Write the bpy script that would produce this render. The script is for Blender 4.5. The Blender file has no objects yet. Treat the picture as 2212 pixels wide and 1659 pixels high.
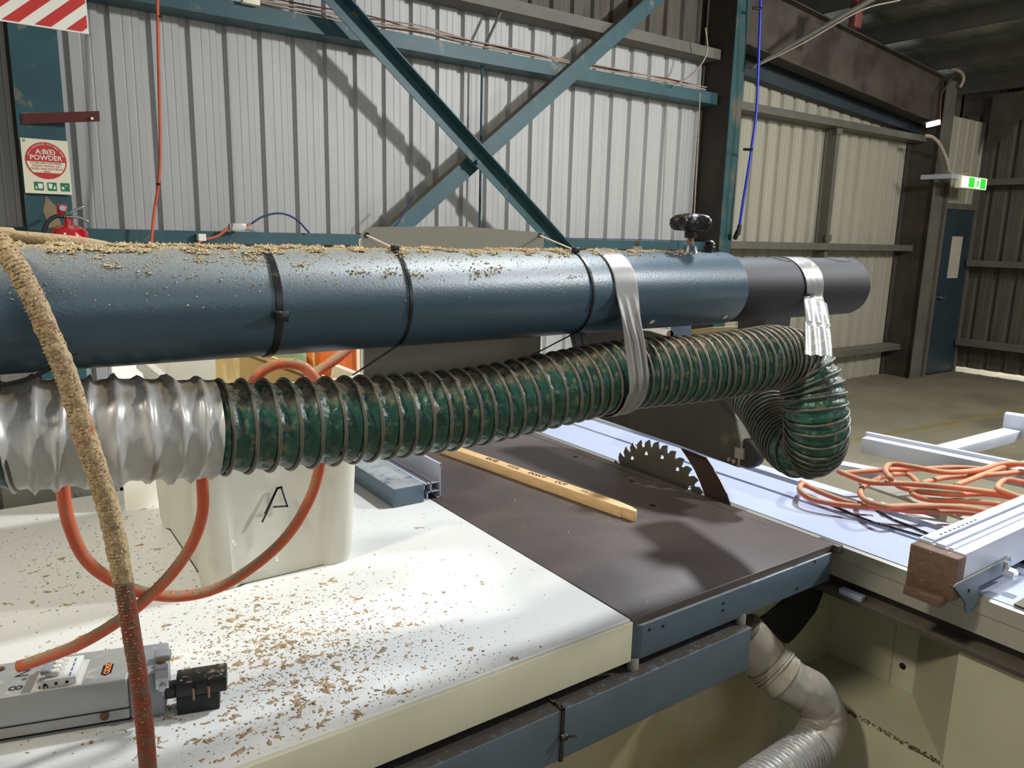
import bpy, bmesh, math, random
import numpy as np
from mathutils import Matrix, Vector, noise
sc = bpy.context.scene
C = sc.collection
rnd = random.Random(7)
rs = np.random.RandomState(7)
R_ = math.radians
# ---------------------------------------------------------------- camera
W, H = 2212, 1659
F, YAW, PITCH, ROLL, ZC = 1630., R_(54.5), R_(11.2), R_(1.41), 1.61
fwd = np.array([math.cos(YAW)*math.cos(PITCH), math.sin(YAW)*math.cos(PITCH), -math.sin(PITCH)])
_r = np.array([math.sin(YAW), -math.cos(YAW), 0]); _u = np.cross(_r, fwd)
RT = _r*math.cos(ROLL)+_u*math.sin(ROLL); UP = -_r*math.sin(ROLL)+_u*math.cos(ROLL)
CAM = np.array([0, 0, ZC])
cd = bpy.data.cameras.new('camera'); cam = bpy.data.objects.new('camera', cd); C.objects.link(cam)
cam.matrix_world = Matrix(((RT[0], UP[0], -fwd[0], 0), (RT[1], UP[1], -fwd[1], 0), (RT[2], UP[2], -fwd[2], ZC), (0, 0, 0, 1)))
cd.sensor_width = 36; cd.lens = F/W*36; cd.clip_start = .02; cd.clip_end = 100
sc.camera = cam
sc.view_settings.view_transform = 'Standard'; sc.view_settings.look = 'None'
sc.view_settings.exposure = 0.0; sc.view_settings.gamma = 1; sc.view_settings.use_curve_mapping = False
def ray(x, y): return fwd + RT*(x-W/2)/F - UP*(y-H/2)/F
def onz(x, y, z): d = ray(x, y); return CAM + d*((z-ZC)/d[2])
def onx(x, y, v): d = ray(x, y); return CAM + d*(v/d[0])
def ony(x, y, v): d = ray(x, y); return CAM + d*(v/d[1])
# ---------------------------------------------------------------- world and lights
wd = bpy.data.worlds.new('world'); sc.world = wd; wd.use_nodes = True
wd.node_tree.nodes['Background'].inputs[0].default_value = (.95, .97, 1.0, 1)
wd.node_tree.nodes['Background'].inputs[1].default_value = .27
def area(name, loc, target, sx, sy, power, col):
    l = bpy.data.lights.new(name, 'AREA'); l.shape = 'RECTANGLE'; l.size = sx; l.size_y = sy; l.energy = power; l.color = col
    o = bpy.data.objects.new(name, l); C.objects.link(o); o.location = loc
    o.rotation_euler = (Vector(target)-Vector(loc)).to_track_quat('-Z', 'Y').to_euler(); return o
def spot(name, loc, target, ang, size, power, col):
    l = bpy.data.lights.new(name, 'SPOT'); l.spot_size = R_(ang); l.spot_blend = .5; l.shadow_soft_size = size; l.energy = power; l.color = col
    o = bpy.data.objects.new(name, l); C.objects.link(o); o.location = loc
    o.rotation_euler = (Vector(target)-Vector(loc)).to_track_quat('-Z', 'Y').to_euler(); return o
spot('high_bay_light', (3.0, 1.30, 3.85), (2.4, 1.3, 0), 118, .13, 690, (.86, .92, 1.0))
spot('left_bay_light', (-1.9, .74, 4.0), (-1.2, .9, 0), 125, .18, 420, (1.0, .94, .80))
area('front_fill', (2.6, -3.4, 2.4), (1.2, 1.5, .9), 2.0, 1.6, 28, (.92, .96, 1.0))  # weak cool fill added from the front, no known door behind it
area('aisle_light', (5.3, -.5, 3.75), (1.6, 4.9, 2.0), .32, .32, 240, (.97, .98, 1.0))
area('far_bay_fill', (8.0, .4, 3.2), (8.0, 3.2, 0), .6, .6, 75, (1.0, .96, .86))  # added fill to brighten the right bay and floor, no lamp known there
area('outside_daylight', (11.6, 3.6, 2.0), (11.2, 3.6, 0), 1.5, 1.5, 160, (1, 1, 1))
# ---------------------------------------------------------------- object helpers
def link(name, me, mat, parent=None, loc=(0, 0, 0)):
    o = bpy.data.objects.new(name, me); C.objects.link(o)
    if mat is not None and not me.materials:
        me.materials.append(mat)
    o.location = loc
    if parent: o.parent = parent
    return o
def woff(parent):
    v = Vector((0, 0, 0))
    while parent: v += parent.location; parent = parent.parent
    return v
def mesh(name, V, Fc, mat, parent=None, smooth=False, origin=None):
    """V in world coordinates; the object's origin goes to the base of the mesh"""
    V = np.array(V, float)
    if origin is None:
        origin = np.array([(V[:, 0].min()+V[:, 0].max())/2, (V[:, 1].min()+V[:, 1].max())/2, V[:, 2].min()])
    me = bpy.data.meshes.new(name); me.from_pydata((V-np.array(origin)).tolist(), [], [list(f) for f in Fc])
    if smooth:
        me.polygons.foreach_set('use_smooth', [True]*len(me.polygons))
        if smooth != 'all': me.set_sharp_from_angle(angle=R_(40))
    me.validate(); me.update()
    return link(name, me, mat, parent, Vector(origin)-woff(parent))
def thing(name, label, cat, loc, group=None):
    o = bpy.data.objects.new(name, None); o.empty_display_size = .05; C.objects.link(o); o.location = loc
    return tag(o, label, cat, group)
def tag(o, label, cat, group=None):
    o['label'] = label; o['category'] = cat
    if group: o['group'] = group
    return o
def struct(o): o['kind'] = 'structure'; return o
def sroot(name, loc=(0, 0, 0)):
    o = bpy.data.objects.new(name, None); C.objects.link(o); o.location = loc; return struct(o)
class G:
    """collects geometry in world space"""
    def __init__(s): s.V = []; s.F = []
    def add(s, V, Fc):
        n = len(s.V); s.V += [tuple(map(float, v)) for v in V]; s.F += [tuple(n+i for i in f) for f in Fc]; return s
    def box(s, a, b, c=0.0):
        x0, y0, z0 = [min(p, q) for p, q in zip(a, b)]; x1, y1, z1 = [max(p, q) for p, q in zip(a, b)]
        return s.hex([(x0, y0, z0), (x1, y0, z0), (x1, y1, z0), (x0, y1, z0), (x0, y0, z1), (x1, y0, z1), (x1, y1, z1), (x0, y1, z1)])
    def hex(s, P): return s.add(P, [(0, 3, 2, 1), (4, 5, 6, 7), (0, 1, 5, 4), (1, 2, 6, 5), (2, 3, 7, 6), (3, 0, 4, 7)])
    def prism(s, poly, axis, a, b):
        """poly: list of (u,v) extruded along axis between a and b; axis x:(y,z) y:(x,z) z:(x,y)"""
        n = len(poly)
        f = {'x': lambda u, v, w: (w, u, v), 'y': lambda u, v, w: (u, w, v), 'z': lambda u, v, w: (u, v, w)}[axis]
        V = [f(u, v, a) for u, v in poly]+[f(u, v, b) for u, v in poly]
        return s.add(V, [tuple(range(n-1, -1, -1)), tuple(range(n, 2*n))]+[(i, (i+1) % n, n+(i+1) % n, n+i) for i in range(n)])
    def cyl(s, p, q, r, n=16, r2=None, cap=True):
        p = Vector(p); q = Vector(q); d = (q-p).normalized(); a = d.orthogonal().normalized(); b = d.cross(a); r2 = r if r2 is None else r2
        V = []
        for c, rr in ((p, r), (q, r2)):
            for i in range(n):
                t = 2*math.pi*i/n; V.append(c+a*math.cos(t)*rr+b*math.sin(t)*rr)
        Fc = [(i, (i+1) % n, n+(i+1) % n, n+i) for i in range(n)]
        if cap: Fc += [tuple(range(n-1, -1, -1)), tuple(range(n, 2*n))]
        return s.add(V, Fc)
    def bar(s, p, q, w, h, up=(0, 0, 1)):
        p = Vector(p); q = Vector(q); d = (q-p).normalized(); a = d.cross(Vector(up)).normalized()*w/2; b = a.cross(d).normalized()*h/2
        return s.hex([p-a-b, p+a-b, q+a-b, q-a-b, p-a+b, p+a+b, q+a+b, q-a+b])
    def make(s, name, mat, parent=None, smooth=False, bevel=0.0, seg=2):
        o = mesh(name, s.V, s.F, mat, parent)
        if bevel or smooth:
            bm = bmesh.new(); bm.from_mesh(o.data)
            bmesh.ops.recalc_face_normals(bm, faces=bm.faces)
            if bevel:
                bmesh.ops.bevel(bm, geom=[e for e in bm.edges if e.is_manifold and e.calc_face_angle(0) > R_(30)], offset=bevel, segments=seg, profile=.5, affect='EDGES', clamp_overlap=True)
            if smooth or bevel:
                for f in bm.faces: f.smooth = True
            bm.to_mesh(o.data); bm.free()
            o.data.set_sharp_from_angle(angle=R_(50 if not bevel else 60))
        return o
def crom(P, n=10):
    P = [Vector(p) for p in P]; P = [P[0]*2-P[1]]+P+[P[-1]*2-P[-2]]; out = []
    for i in range(1, len(P)-2):
        a, b, c, d = P[i-1:i+3]
        for k in range(n):
            t = k/n
            out.append(.5*((2*b)+(c-a)*t+(2*a-5*b+4*c-d)*t*t+(3*b-a-3*c+d)*t*t*t))
    return out+[P[-2]]
def resample(P, step):
    L = [0]
    for a, b in zip(P, P[1:]): L.append(L[-1]+(b-a).length)
    n = max(2, int(L[-1]/step)); arr = np.array([list(p) for p in P]); t = np.linspace(0, L[-1], n+1)
    return [Vector((np.interp(x, L, arr[:, 0]), np.interp(x, L, arr[:, 1]), np.interp(x, L, arr[:, 2]))) for x in t], L[-1]
def frames(P):
    T = [(P[min(i+1, len(P)-1)]-P[max(i-1, 0)]).normalized() for i in range(len(P))]
    a = Vector((0, 0, 1)).cross(T[0])
    a = (a if a.length > .1 else T[0].orthogonal()).normalized(); out = []
    for t in T:
        a = (a-t*a.dot(t)).normalized(); out.append((t, a, t.cross(a)))
    return out
def sweep(P, rf, n=16, caps=True):
    """rf(i, theta, s) -> radius or a number"""
    fr = frames(P); V = []; s = 0
    for i, (p, (t, a, b)) in enumerate(zip(P, fr)):
        if i: s += (P[i]-P[i-1]).length
        for k in range(n):
            th = 2*math.pi*k/n; r = rf(i, th, s) if callable(rf) else rf
            V.append(p+a*math.cos(th)*r+b*math.sin(th)*r)
    m = len(P)
    Fc = [(i*n+k, (i+1)*n+k, (i+1)*n+(k+1) % n, i*n+(k+1) % n) for i in range(m-1) for k in range(n)]
    if caps: Fc += [tuple(range(n)), tuple(range(m*n-1, (m-1)*n-1, -1))]
    return V, Fc
def cable(name, P, r, mat, parent=None, step=.012, n=10):
    Q, L = resample(crom(P), step); V, Fc = sweep(Q, r, n); o = mesh(name, V, Fc, mat, parent, smooth='all'); return o, Q
def lathe(g, c, prof, n=24, axis='z'):
    """prof: (r,h) pairs about c"""
    V = []
    for r, h in prof:
        for k in range(n):
            t = 2*math.pi*k/n; x, y = r*math.cos(t), r*math.sin(t)
            V.append({'z': (c[0]+x, c[1]+y, c[2]+h), 'x': (c[0]+h, c[1]+x, c[2]+y), 'y': (c[0]+x, c[1]+h, c[2]+y)}[axis])
    m = len(prof); g.add(V, [(i*n+k, i*n+(k+1) % n, (i+1)*n+(k+1) % n, (i+1)*n+k) for i in range(m-1) for k in range(n)]+[tuple(range(n-1, -1, -1)), tuple(range((m-1)*n, m*n))])
    return g
def text(name, body, size, mat, parent, origin, xdir, ydir, depth=.0004, align='CENTER', bold=0.0, width=1.0):
    cu = bpy.data.curves.new('txt', 'FONT'); cu.body = body; cu.size = size; cu.align_x = align; cu.align_y = 'CENTER'; cu.extrude = depth/2; cu.offset = bold; cu.space_character = width
    t = bpy.data.objects.new('txt', cu); C.objects.link(t)
    bpy.context.view_layer.update()
    me = bpy.data.meshes.new_from_object(t.evaluated_get(bpy.context.evaluated_depsgraph_get())); bpy.data.objects.remove(t); bpy.data.curves.remove(cu)
    X = Vector(xdir).normalized(); Y = Vector(ydir); Y = (Y-X*Y.dot(X)).normalized(); Z = X.cross(Y)
    Mx = Matrix((X, Y, Z)).transposed().to_4x4()
    me.transform(Mx); me.materials.clear()
    return link(name, me, mat, parent, Vector(origin)-woff(parent))
# ---------------------------------------------------------------- materials
def lin(h):
    h = h.lstrip('#'); c = [int(h[i:i+2], 16)/255 for i in (0, 2, 4)]
    return tuple((x/12.92 if x <= .04045 else ((x+.055)/1.055)**2.4) for x in c)+(1,)
def mat(name, col, rough=.5, metal=0., var=.12, vs=6., bump=0., bs=60., spots=(), dust=None, coat=0., emit=0., dustx=None, stretch=None, alpha=None, spec=.5, edge=None, trans=0.):
    """spots: (colour, scale, threshold 0..1, softness); dust: (colour, amount, nz_low, nz_high, grain scale)"""
    m = bpy.data.materials.new(name); m.use_nodes = True; nt = m.node_tree; N = nt.nodes; L = nt.links
    b = N['Principled BSDF']; b.inputs['Roughness'].default_value = rough; b.inputs['Metallic'].default_value = metal
    b.inputs['Coat Weight'].default_value = coat; b.inputs['Specular IOR Level'].default_value = spec; b.inputs['Transmission Weight'].default_value = trans
    tc = N.new('ShaderNodeTexCoord'); vec = tc.outputs['Object']
    geo = N.new('ShaderNodeNewGeometry'); pos = geo.outputs['Position']; vec = pos
    if stretch:
        mp = N.new('ShaderNodeMapping'); mp.inputs['Scale'].default_value = stretch; L.new(pos, mp.inputs[0]); vec = mp.outputs[0]
    def ns(scale, detail=4, v=None, rgh=.55):
        n = N.new('ShaderNodeTexNoise'); n.inputs['Scale'].default_value = scale; n.inputs['Detail'].default_value = detail; n.inputs['Roughness'].default_value = rgh
        L.new(v or vec, n.inputs['Vector']); return n.outputs['Fac']
    def ramp(src, a, c):
        r = N.new('ShaderNodeMapRange'); r.interpolation_type = 'SMOOTHSTEP'; r.inputs[1].default_value = min(a, c); r.inputs[2].default_value = max(a, c); r.inputs[3].default_value = 0. if a <= c else 1.; r.inputs[4].default_value = 1. if a <= c else 0.; L.new(src, r.inputs[0]); return r.outputs[0]
    def mul(a, c):
        x = N.new('ShaderNodeMath'); x.operation = 'MULTIPLY'; L.new(a, x.inputs[0])
        if isinstance(c, (int, float)): x.inputs[1].default_value = c
        else: L.new(c, x.inputs[1])
        return x.outputs[0]
    def mix(fac, a, c):
        x = N.new('ShaderNodeMix'); x.data_type = 'RGBA'; L.new(fac, x.inputs[0])
        for v, i in ((a, 6), (c, 7)):
            if isinstance(v, tuple): x.inputs[i].default_value = v
            else: L.new(v, x.inputs[i])
        return x.outputs[2]
    col = lin(col) if isinstance(col, str) else col
    c1 = tuple(max(0, v*(1-var)) for v in col[:3])+(1,); c2 = tuple(min(1, v*(1+var)) for v in col[:3])+(1,)
    cur = mix(ramp(ns(vs), .3, .7), c1, c2)
    for s in spots:
        cur = mix(mul(ramp(ns(s[1], 5), s[2], s[2]+s[3]), s[4] if len(s) > 4 else 1.), cur, lin(s[0]))
    if dust:
        sep = N.new('ShaderNodeSeparateXYZ'); L.new(geo.outputs['Normal'], sep.inputs[0])
        f = mul(ramp(sep.outputs[2], dust[2], dust[3]), mul(ramp(ns(dust[4], 6, pos, .7), .62-.3*dust[1]-(dust[5] if len(dust) > 5 else 0), .78-.3*dust[1]+(dust[5] if len(dust) > 5 else 0)), min(1., dust[1]+.25)))
        if dustx:
            sx = N.new('ShaderNodeSeparateXYZ'); L.new(pos, sx.inputs[0]); f = mul(f, ramp(sx.outputs[0], dustx[1], dustx[0]))
        cur = mix(f, cur, lin(dust[0]))
        rr = N.new('ShaderNodeMapRange'); rr.inputs[3].default_value = rough; rr.inputs[4].default_value = .95; L.new(f, rr.inputs[0]); L.new(rr.outputs[0], b.inputs['Roughness'])
        if metal: 
            rr = N.new('ShaderNodeMapRange'); rr.inputs[3].default_value = metal; rr.inputs[4].default_value = 0; L.new(f, rr.inputs[0]); L.new(rr.outputs[0], b.inputs['Metallic'])
    L.new(cur, b.inputs['Base Color'])
    if bump:
        bp = N.new('ShaderNodeBump'); bp.inputs['Strength'].default_value = bump; bp.inputs['Distance'].default_value = .004; L.new(ns(bs, 6), bp.inputs['Height']); L.new(bp.outputs[0], b.inputs['Normal'])
    if emit: b.inputs['Emission Color'].default_value = col; b.inputs['Emission Strength'].default_value = emit
    return m
DU = '#c2ac82'
M = dict(
 sheet=mat('galvanised_sheet', '#b4b4b1', .55, .12, .05, 3, stretch=(3, 3, .25), spots=[('#8f8b80', 5, .62, .2, .5), ('#7a6a55', 34, .76, .05, .6)]),
 sheet_beige=mat('galvanised_sheet_beige', '#aaa695', .55, .12, .05, 3, stretch=(3, 3, .25), spots=[('#85806f', 5, .62, .2, .5)]),
 sheet_dark=mat('dark_brown_sheet', '#5c564b', .7, .1, .12, 4, stretch=(4, 4, .4), spots=[('#4b4038', 3, .5, .2, .7)]),  # wall sheet in a darker brown
 teal=mat('teal_paint', '#2a5157', .5, 0, .12, 5, spots=[('#8b7a66', 9, .60, .1, .55), ('#cfcabc', 26, .79, .02, .9)], dust=('#94816c', .9, .3, .8, 30)),
 teal_dirty=mat('teal_paint_sooty', '#244a4b', .6, 0, .15, 4, spots=[('#6a5a48', 4, .50, .2, .8), ('#cfcabc', 22, .80, .02, .9)], dust=('#8b7a66', .9, .3, .8, 30)),
 soot=mat('sooty_steel', '#453e37', .7, .1, .2, 3, spots=[('#6b5038', 4, .58, .15, .6), ('#1f2826', 5, .6, .2, .6)]),
 rafter=mat('sooty_rafter', '#4d453d', .7, .1, .2, 3, spots=[('#2e2622', 2.5, .48, .2, .8), ('#77736a', 16, .68, .1, .5)]),
 greysteel=mat('grey_steel', '#656259', .6, .1, .12, 4, dust=('#8b8273', .7, .3, .8, 30)),
 darkblue=mat('blue_steel_dark', '#2b363d', .6, 0, .12, 4),
 roofsteel=mat('roof_steel', '#47453e', .7, .1, .15, 4),
 foil=mat('foil_insulation', '#9a9d94', .28, .8, .2, 5, bump=1.0, bs=22),
 concrete=mat('concrete_floor', '#8b8470', .62, 0, .12, 1.2, bump=.1, bs=40, spots=[('#665f50', 1.1, .52, .2, .6), ('#a08a4c', 30, .8, .05, .4)]),
 yellow=mat('worn_floor_paint', '#8f8240', .7, 0, .2, 14, spots=[('#837c69', 14, .42, .15, 1.)]),
 door=mat('door_blue', '#2a3840', .5, 0, .1, 3, spots=[('#2a3339', 3, .55, .2, .5)]),
 paper=mat('paper', '#b3ad9d', .8, 0, .05, 10, spots=[('#6b665c', 40, .7, .05, .5)]),
 white=mat('white_print', '#f2efe2', .5, 0, .02, 4),
 cream=mat('cream_board', '#efe9cc', .5, 0, .02, 4),
 red=mat('red_print', '#c8352c', .45, 0, .04, 4),
 redred=mat('red_enamel', '#b5141d', .18, 0, .06, 4, coat=.6, dust=('#c8a48c', .55, .55, .95, 40)),
 redbrown=mat('red_oxide', '#643029', .6, 0, .12, 10, dust=('#a08c76', .9, .5, .9, 40)),
 green=mat('green_print', '#1f7a4c', .5, 0, .03, 4),
 brightgreen=mat('exit_green', '#35c535', .5, 0, .02, 4, emit=1.0),
 brightwhite=mat('exit_white', '#f4fff4', .5, 0, .01, 4, emit=1.1),
 whiteglow=mat('white_glow', '#ffffff', .5, 0, .0, 4, emit=6),  # white emission for the bar in the daylight gap
 black=mat('black_plastic', '#101010', .35, 0, .2, 20, dust=(DU, .35, .3, .9, 90)),
 blackrub=mat('black_rubber', '#181716', .6, 0, .2, 20, dust=(DU, .3, .2, .9, 60)),
 tube=mat('blue_grey_paint', '#374c58', .34, .08, .08, 6, bump=.12, bs=260, spots=[('#8f9aa0', 34, .76, .03, .4)], dust=('#a29b86', .60, .05, .98, 800, .22), dustx=(.72, .98)),
 blackpipe=mat('black_pipe', '#100f12', .62, 0, .12, 16, bump=.06, bs=300, spots=[('#232126', 22, .55, .15, .6)], dust=('#6a676c', .35, .4, 1., 260), spec=.3),
 duct=mat('duct_tape', '#85837f', .36, .25, .06, 12, bump=.08, bs=30, dust=('#b3a486', .35, .3, .95, 60), spots=[('#6f5c44', 20, .66, .06, .6)]),
 ducthose=mat('dusty_duct_tape', '#bdbcb8', .36, .15, .06, 12, stretch=(1, .16, .16), spots=[('#7a6648', 26, .62, .05, .75), ('#8f816a', 60, .66, .06, .6)], dust=('#9a8768', .75, .5, 1., 40)),
 hose=mat('green_hose_fabric', '#1c4c3e', .30, 0, .30, 30, bump=1.0, bs=48, spots=[('#8b7d56', 60, .54, .16, .5), ('#143229', 24, .58, .14, .8), ('#3f7d68', 80, .66, .06, .6)], dust=('#83705a', .78, .45, .95, 75)),
 ring=mat('hose_wire_sheath', '#59554b', .42, 0, .12, 60, dust=('#8f846c', .55, .1, .9, 90)),
 orange=mat('orange_cable', '#d8613a', .5, 0, .10, 16, spots=[('#b59a72', 30, .60, .16, .5)], dust=('#9d8868', .85, -.2, .75, 90)),
 dusty=mat('dust_coated_cable', '#9a5238', .8, 0, .15, 30, bump=1.0, bs=160, spots=[('#a38b66', 14, .27, .10, 1.), ('#6a563e', 130, .56, .1, .6)]),
 darkcable=mat('dark_orange_cable', '#74351f', .6, 0, .15, 30, bump=.5, bs=120, spots=[('#5c4733', 60, .46, .12, .8)]),
 bluehose=mat('blue_air_line', '#1c34b8', .35, 0, .06, 6),
 bluecord=mat('navy_cord', '#27356b', .5, 0, .06, 6),
 tabwhite=mat('white_laminate', '#cdccc5', .42, 0, .035, 2.5, spots=[('#8f8672', 230, .64, .05, .7), ('#b59a68', 7, .70, .07, .6)]),
 fascia=mat('cream_enamel', '#c3bfa6', .45, 0, .05, 4, spots=[('#6b5d44', 24, .74, .03, .7)]),
 brown=mat('brown_phenolic_ply', '#4f4643', .42, 0, .08, 8, bump=.08, bs=420, spots=[('#8d8078', 210, .66, .05, .6), ('#3f322f', 3, .58, .15, .5)]),
 bluepaint=mat('saw_blue_paint', '#4b5c68', .42, 0, .08, 7, spots=[('#7a4438', 20, .74, .02, .9), ('#7d929d', 60, .72, .05, .4)], dust=('#8f918f', 1.0, .6, .9, 20)),
 beam=mat('beam_blue_paint', '#45525a', .45, 0, .08, 7, spots=[('#7d929d', 60, .74, .05, .4)], dust=('#3c362f', 1.0, .6, .9, 60)),  # faces turned upward are tinted dark brown
 alu=mat('anodised_aluminium', '#a3aabd', .45, .10, .04, 10, stretch=(40, 2, 40), spots=[('#9aa0ad', 3, .6, .2, .4)]),
 alubody=mat('aluminium_side', '#a8a598', .42, .45, .06, 5),
 darkrail=mat('rail_dark', '#4b463d', .5, .3, .15, 8, dust=('#6e6554', .8, .5, .9, 200, .25)),
 steel=mat('saw_blade_steel', '#8a8578', .28, .85, .08, 20, stretch=(1, 1, 1)),
 knife=mat('riving_knife_steel', '#4a3c33', .38, .6, .12, 9),
 guard=mat('smoked_guard', '#2e2a23', .42, .1, .15, 9, spots=[('#6f6040', 9, .62, .2, .5), ('#23211d', 5, .55, .2, .6)]),
 guardedge=mat('guard_grey', '#77726a', .5, .2, .1, 12, spots=[('#8d7a52', 16, .55, .12, .7)]),
 machine=mat('machine_cream', '#a9a68c', .5, 0, .06, 4, bump=.05, bs=50, spots=[('#4b4030', 26, .73, .02, .95), ('#948d68', 1.5, .5, .3, .5)], dust=('#9a8c64', .2, .5, .95, 90)),
 panel=mat('machine_panel', '#a39a7c', .55, 0, .08, 3, bump=.08, bs=30, spots=[('#93855c', 3.5, .5, .2, .6), ('#4e4430', 22, .76, .02, .9)]),
 tub=mat('white_plastic_tub', '#bdbaab', .38, 0, .05, 6, spots=[('#f5f5f0', 17, .68, .02, .9), ('#a39c86', 8, .62, .12, .5), ('#7a6a4c', 60, .77, .02, .8)]),
 marker=mat('black_marker', '#2a2a2c', .6, 0, .1, 30),
 pine=mat('pine_timber', '#cfac7a', .6, 0, .10, 9, stretch=(14, 1.2, 14), spots=[('#a87a42', 5, .6, .1, .6)]),
 hardwood=mat('hardwood_block', '#5f4838', .65, 0, .18, 9, stretch=(2, 6, 14), bump=.3, bs=60, spots=[('#a87c60', 8, .6, .1, .6)]),
 oldtimber=mat('pale_timber', '#c4a76c', .7, 0, .1, 12, spots=[('#e0cfa0', 6, .55, .1, .6)]),
 chips=mat('sawdust', '#9a8262', .9, 0, .35, 90, spots=[('#b9a480', 160, .55, .1, .6)]),
 chips_dark=mat('sawdust_flakes', '#866f55', .9, 0, .30, 60),
 chips_pale=mat('pale_sawdust', '#b3a07c', .9, 0, .25, 120, spots=[('#8f7546', 150, .60, .1, .7)]),
 board=mat('taupe_board', '#8f8a7a', .5, 0, .04, 6, spots=[('#6b5d44', 50, .76, .02, .6)]),
 clear=mat('clear_plastic', '#cfc8c0', .3, 0, .05, 6),
 boxgrey=mat('silver_enclosure', '#aaa9a5', .45, .45, .05, 8, spots=[('#7a705c', 50, .70, .04, .6)], dust=(DU, .3, .6, 1., 50)),
 capgrey=mat('grey_plastic', '#85878a', .5, 0, .08, 8, dust=(DU, .3, .5, 1., 50)),
 breaker=mat('breaker_cream', '#d8d6cb', .4, 0, .05, 10, dust=(DU, .3, .6, 1., 70)),
 breakerblue=mat('breaker_blue', '#3a6fb0', .4, 0, .05, 10),
 orangeprint=mat('orange_print', '#ff9a4c', .5, 0, .02, 10),
 chrome=mat('zinc_plate', '#c9ccd0', .22, .9, .05, 10),
 copper=mat('brass_pin', '#8e6e5e', .35, .6, .1, 20),
 rust=mat('rust_screw', '#5b4a36', .6, .4, .3, 90),
 elbow=mat('grey_elbow_tape', '#8a857c', .36, .2, .06, 8, bump=.15, bs=25, dust=('#7a6c58', .7, .4, 1., 60)),
 pvc=mat('grey_pvc', '#9a9284', .5, 0, .08, 7, dust=('#857660', .75, .1, .9, 30)),
 orangebox=mat('orange_plastic', '#d76a2a', .45, 0, .06, 8, spots=[('#e8c9a0', 40, .74, .03, .8)]),
 greenbag=mat('green_bag', '#8fa98a', .5, 0, .15, 20, bump=.6, bs=30),
 cabinetgrey=mat('grey_cabinet', '#6a675c', .6, 0, .1, 5, dust=('#8f8262', .8, .5, .9, 90, .25)),
 silverwhite=mat('galvanised_white', '#b9bdc8', .42, .15, .05, 8),
 wirewhite=mat('dusty_wire', '#a8988a', .7, 0, .15, 30),
 void=mat('dark_opening', '#0c0b0a', .8, 0, .1, 10),
 barepatch=mat('bare_patch', '#8c7a5c', .6, 0, .15, 20),
)
# ================================================================ SETTING
floor = struct(G().box((-6, -5, -.2), (10.5, 5.02, 0)).make('floor', M['concrete']))
for a, b in (((1480, 885), (2212, 860)), ((1650, 1010), (2190, 893))):
    pass
p, q = onz(1850, 950, 0), onz(2190, 890, 0); d = (q-p)[:2]/np.linalg.norm((q-p)[:2]); nrm = np.array([-d[1], d[0]])*.04
a0 = p[:2]-d*2.6; b0 = q[:2]+d*1.6
g = G().add([(a0[0]-nrm[0], a0[1]-nrm[1], .0), (b0[0]-nrm[0], b0[1]-nrm[1], .0), (b0[0]+nrm[0], b0[1]+nrm[1], .0), (a0[0]+nrm[0], a0[1]+nrm[1], .0),
             (a0[0]-nrm[0], a0[1]-nrm[1], .003), (b0[0]-nrm[0], b0[1]-nrm[1], .003), (b0[0]+nrm[0], b0[1]+nrm[1], .003), (a0[0]+nrm[0], a0[1]+nrm[1], .003)],
            [(0, 3, 2, 1), (4, 5, 6, 7), (0, 1, 5, 4), (1, 2, 6, 5), (2, 3, 7, 6), (3, 0, 4, 7)])
struct(g.make('trim_1', M['yellow'], floor)); 
struct(G().box((10.55, -3, -.2), (12.6, 6.5, -.01)).make('trim_2', M['concrete'])); struct(G().box((9.3, 5.05, -.2), (10.55, 6.4, -.01)).make('trim_3', M['concrete']))
# --- corrugated sheets: pan with two fine swages and a deep outward rib
PIT = .2085
def sheet_prof(u0, n):
    """profile points (u, depth); depth>0 goes outwards (away from the viewer)"""
    out = []
    for k in range(n):
        u = u0+k*PIT
        out += [(u, 0), (u+.045, 0), (u+.049, .002), (u+.053, .002), (u+.057, 0), (u+.092, 0), (u+.096, .002), (u+.100, .002), (u+.104, 0), (u+.137, 0), (u+.152, .03), (u+.186, .03), (u+.2015, 0)]
    out.append((u0+n*PIT, 0)); return out
def wall_sheets(root, u0, u1, z0f, z1f, axis, c, sgn, m, per=4):
    k = 0; u = u0
    while u < u1-.01:
        n = min(per, int(round((u1-u)/PIT))) or 1
        pr = sheet_prof(u, n); off = .0012*(k % 2); V = []; Fc = []
        for i, (a, dep) in enumerate(pr):
            for z in (z0f(a), z1f(a)):
                w = c+sgn*(dep+off)
                V.append((a, w, z) if axis == 'x' else (w, a, z))
        for i in range(len(pr)-1): Fc.append((2*i, 2*i+2, 2*i+3, 2*i+1) if (axis == 'x') == (sgn > 0) else (2*i+1, 2*i+3, 2*i+2, 2*i))
        nV = len(V); V += [((x, y+sgn*.0012, z) if axis == 'x' else (x+sgn*.0012, y, z)) for x, y, z in V]
        Fc += [tuple(nV+i for i in reversed(f)) for f in Fc[:]]
        mesh('wall_sheet', V, Fc, m, root); u += n*PIT; k += 1
RZ = lambda x: 3.98-.093*(x-5.6)          # underside of the roof sheeting
wb = sroot('wall_back', (0, 4.95, 0))
wall_sheets(wb, .524+.02-PIT*12, 5.66, lambda a: 0, lambda a: 3.26, 'x', 4.95, 1, M['sheet'])
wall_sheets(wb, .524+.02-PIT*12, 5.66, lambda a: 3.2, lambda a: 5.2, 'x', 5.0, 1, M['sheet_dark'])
wall_sheets(wb, .524+.02+PIT*25, 10.40, lambda a: 0, lambda a: 3.30-.093*(a-5.6), 'x', 4.952, 1, M['sheet_beige'])
wr = sroot('wall_right', (10.4, 2, 0))
wall_sheets(wr, -3.0, 4.95, lambda a: .06, lambda a: 3.55, 'y', 10.4, 1, M['sheet_dark'])
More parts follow.
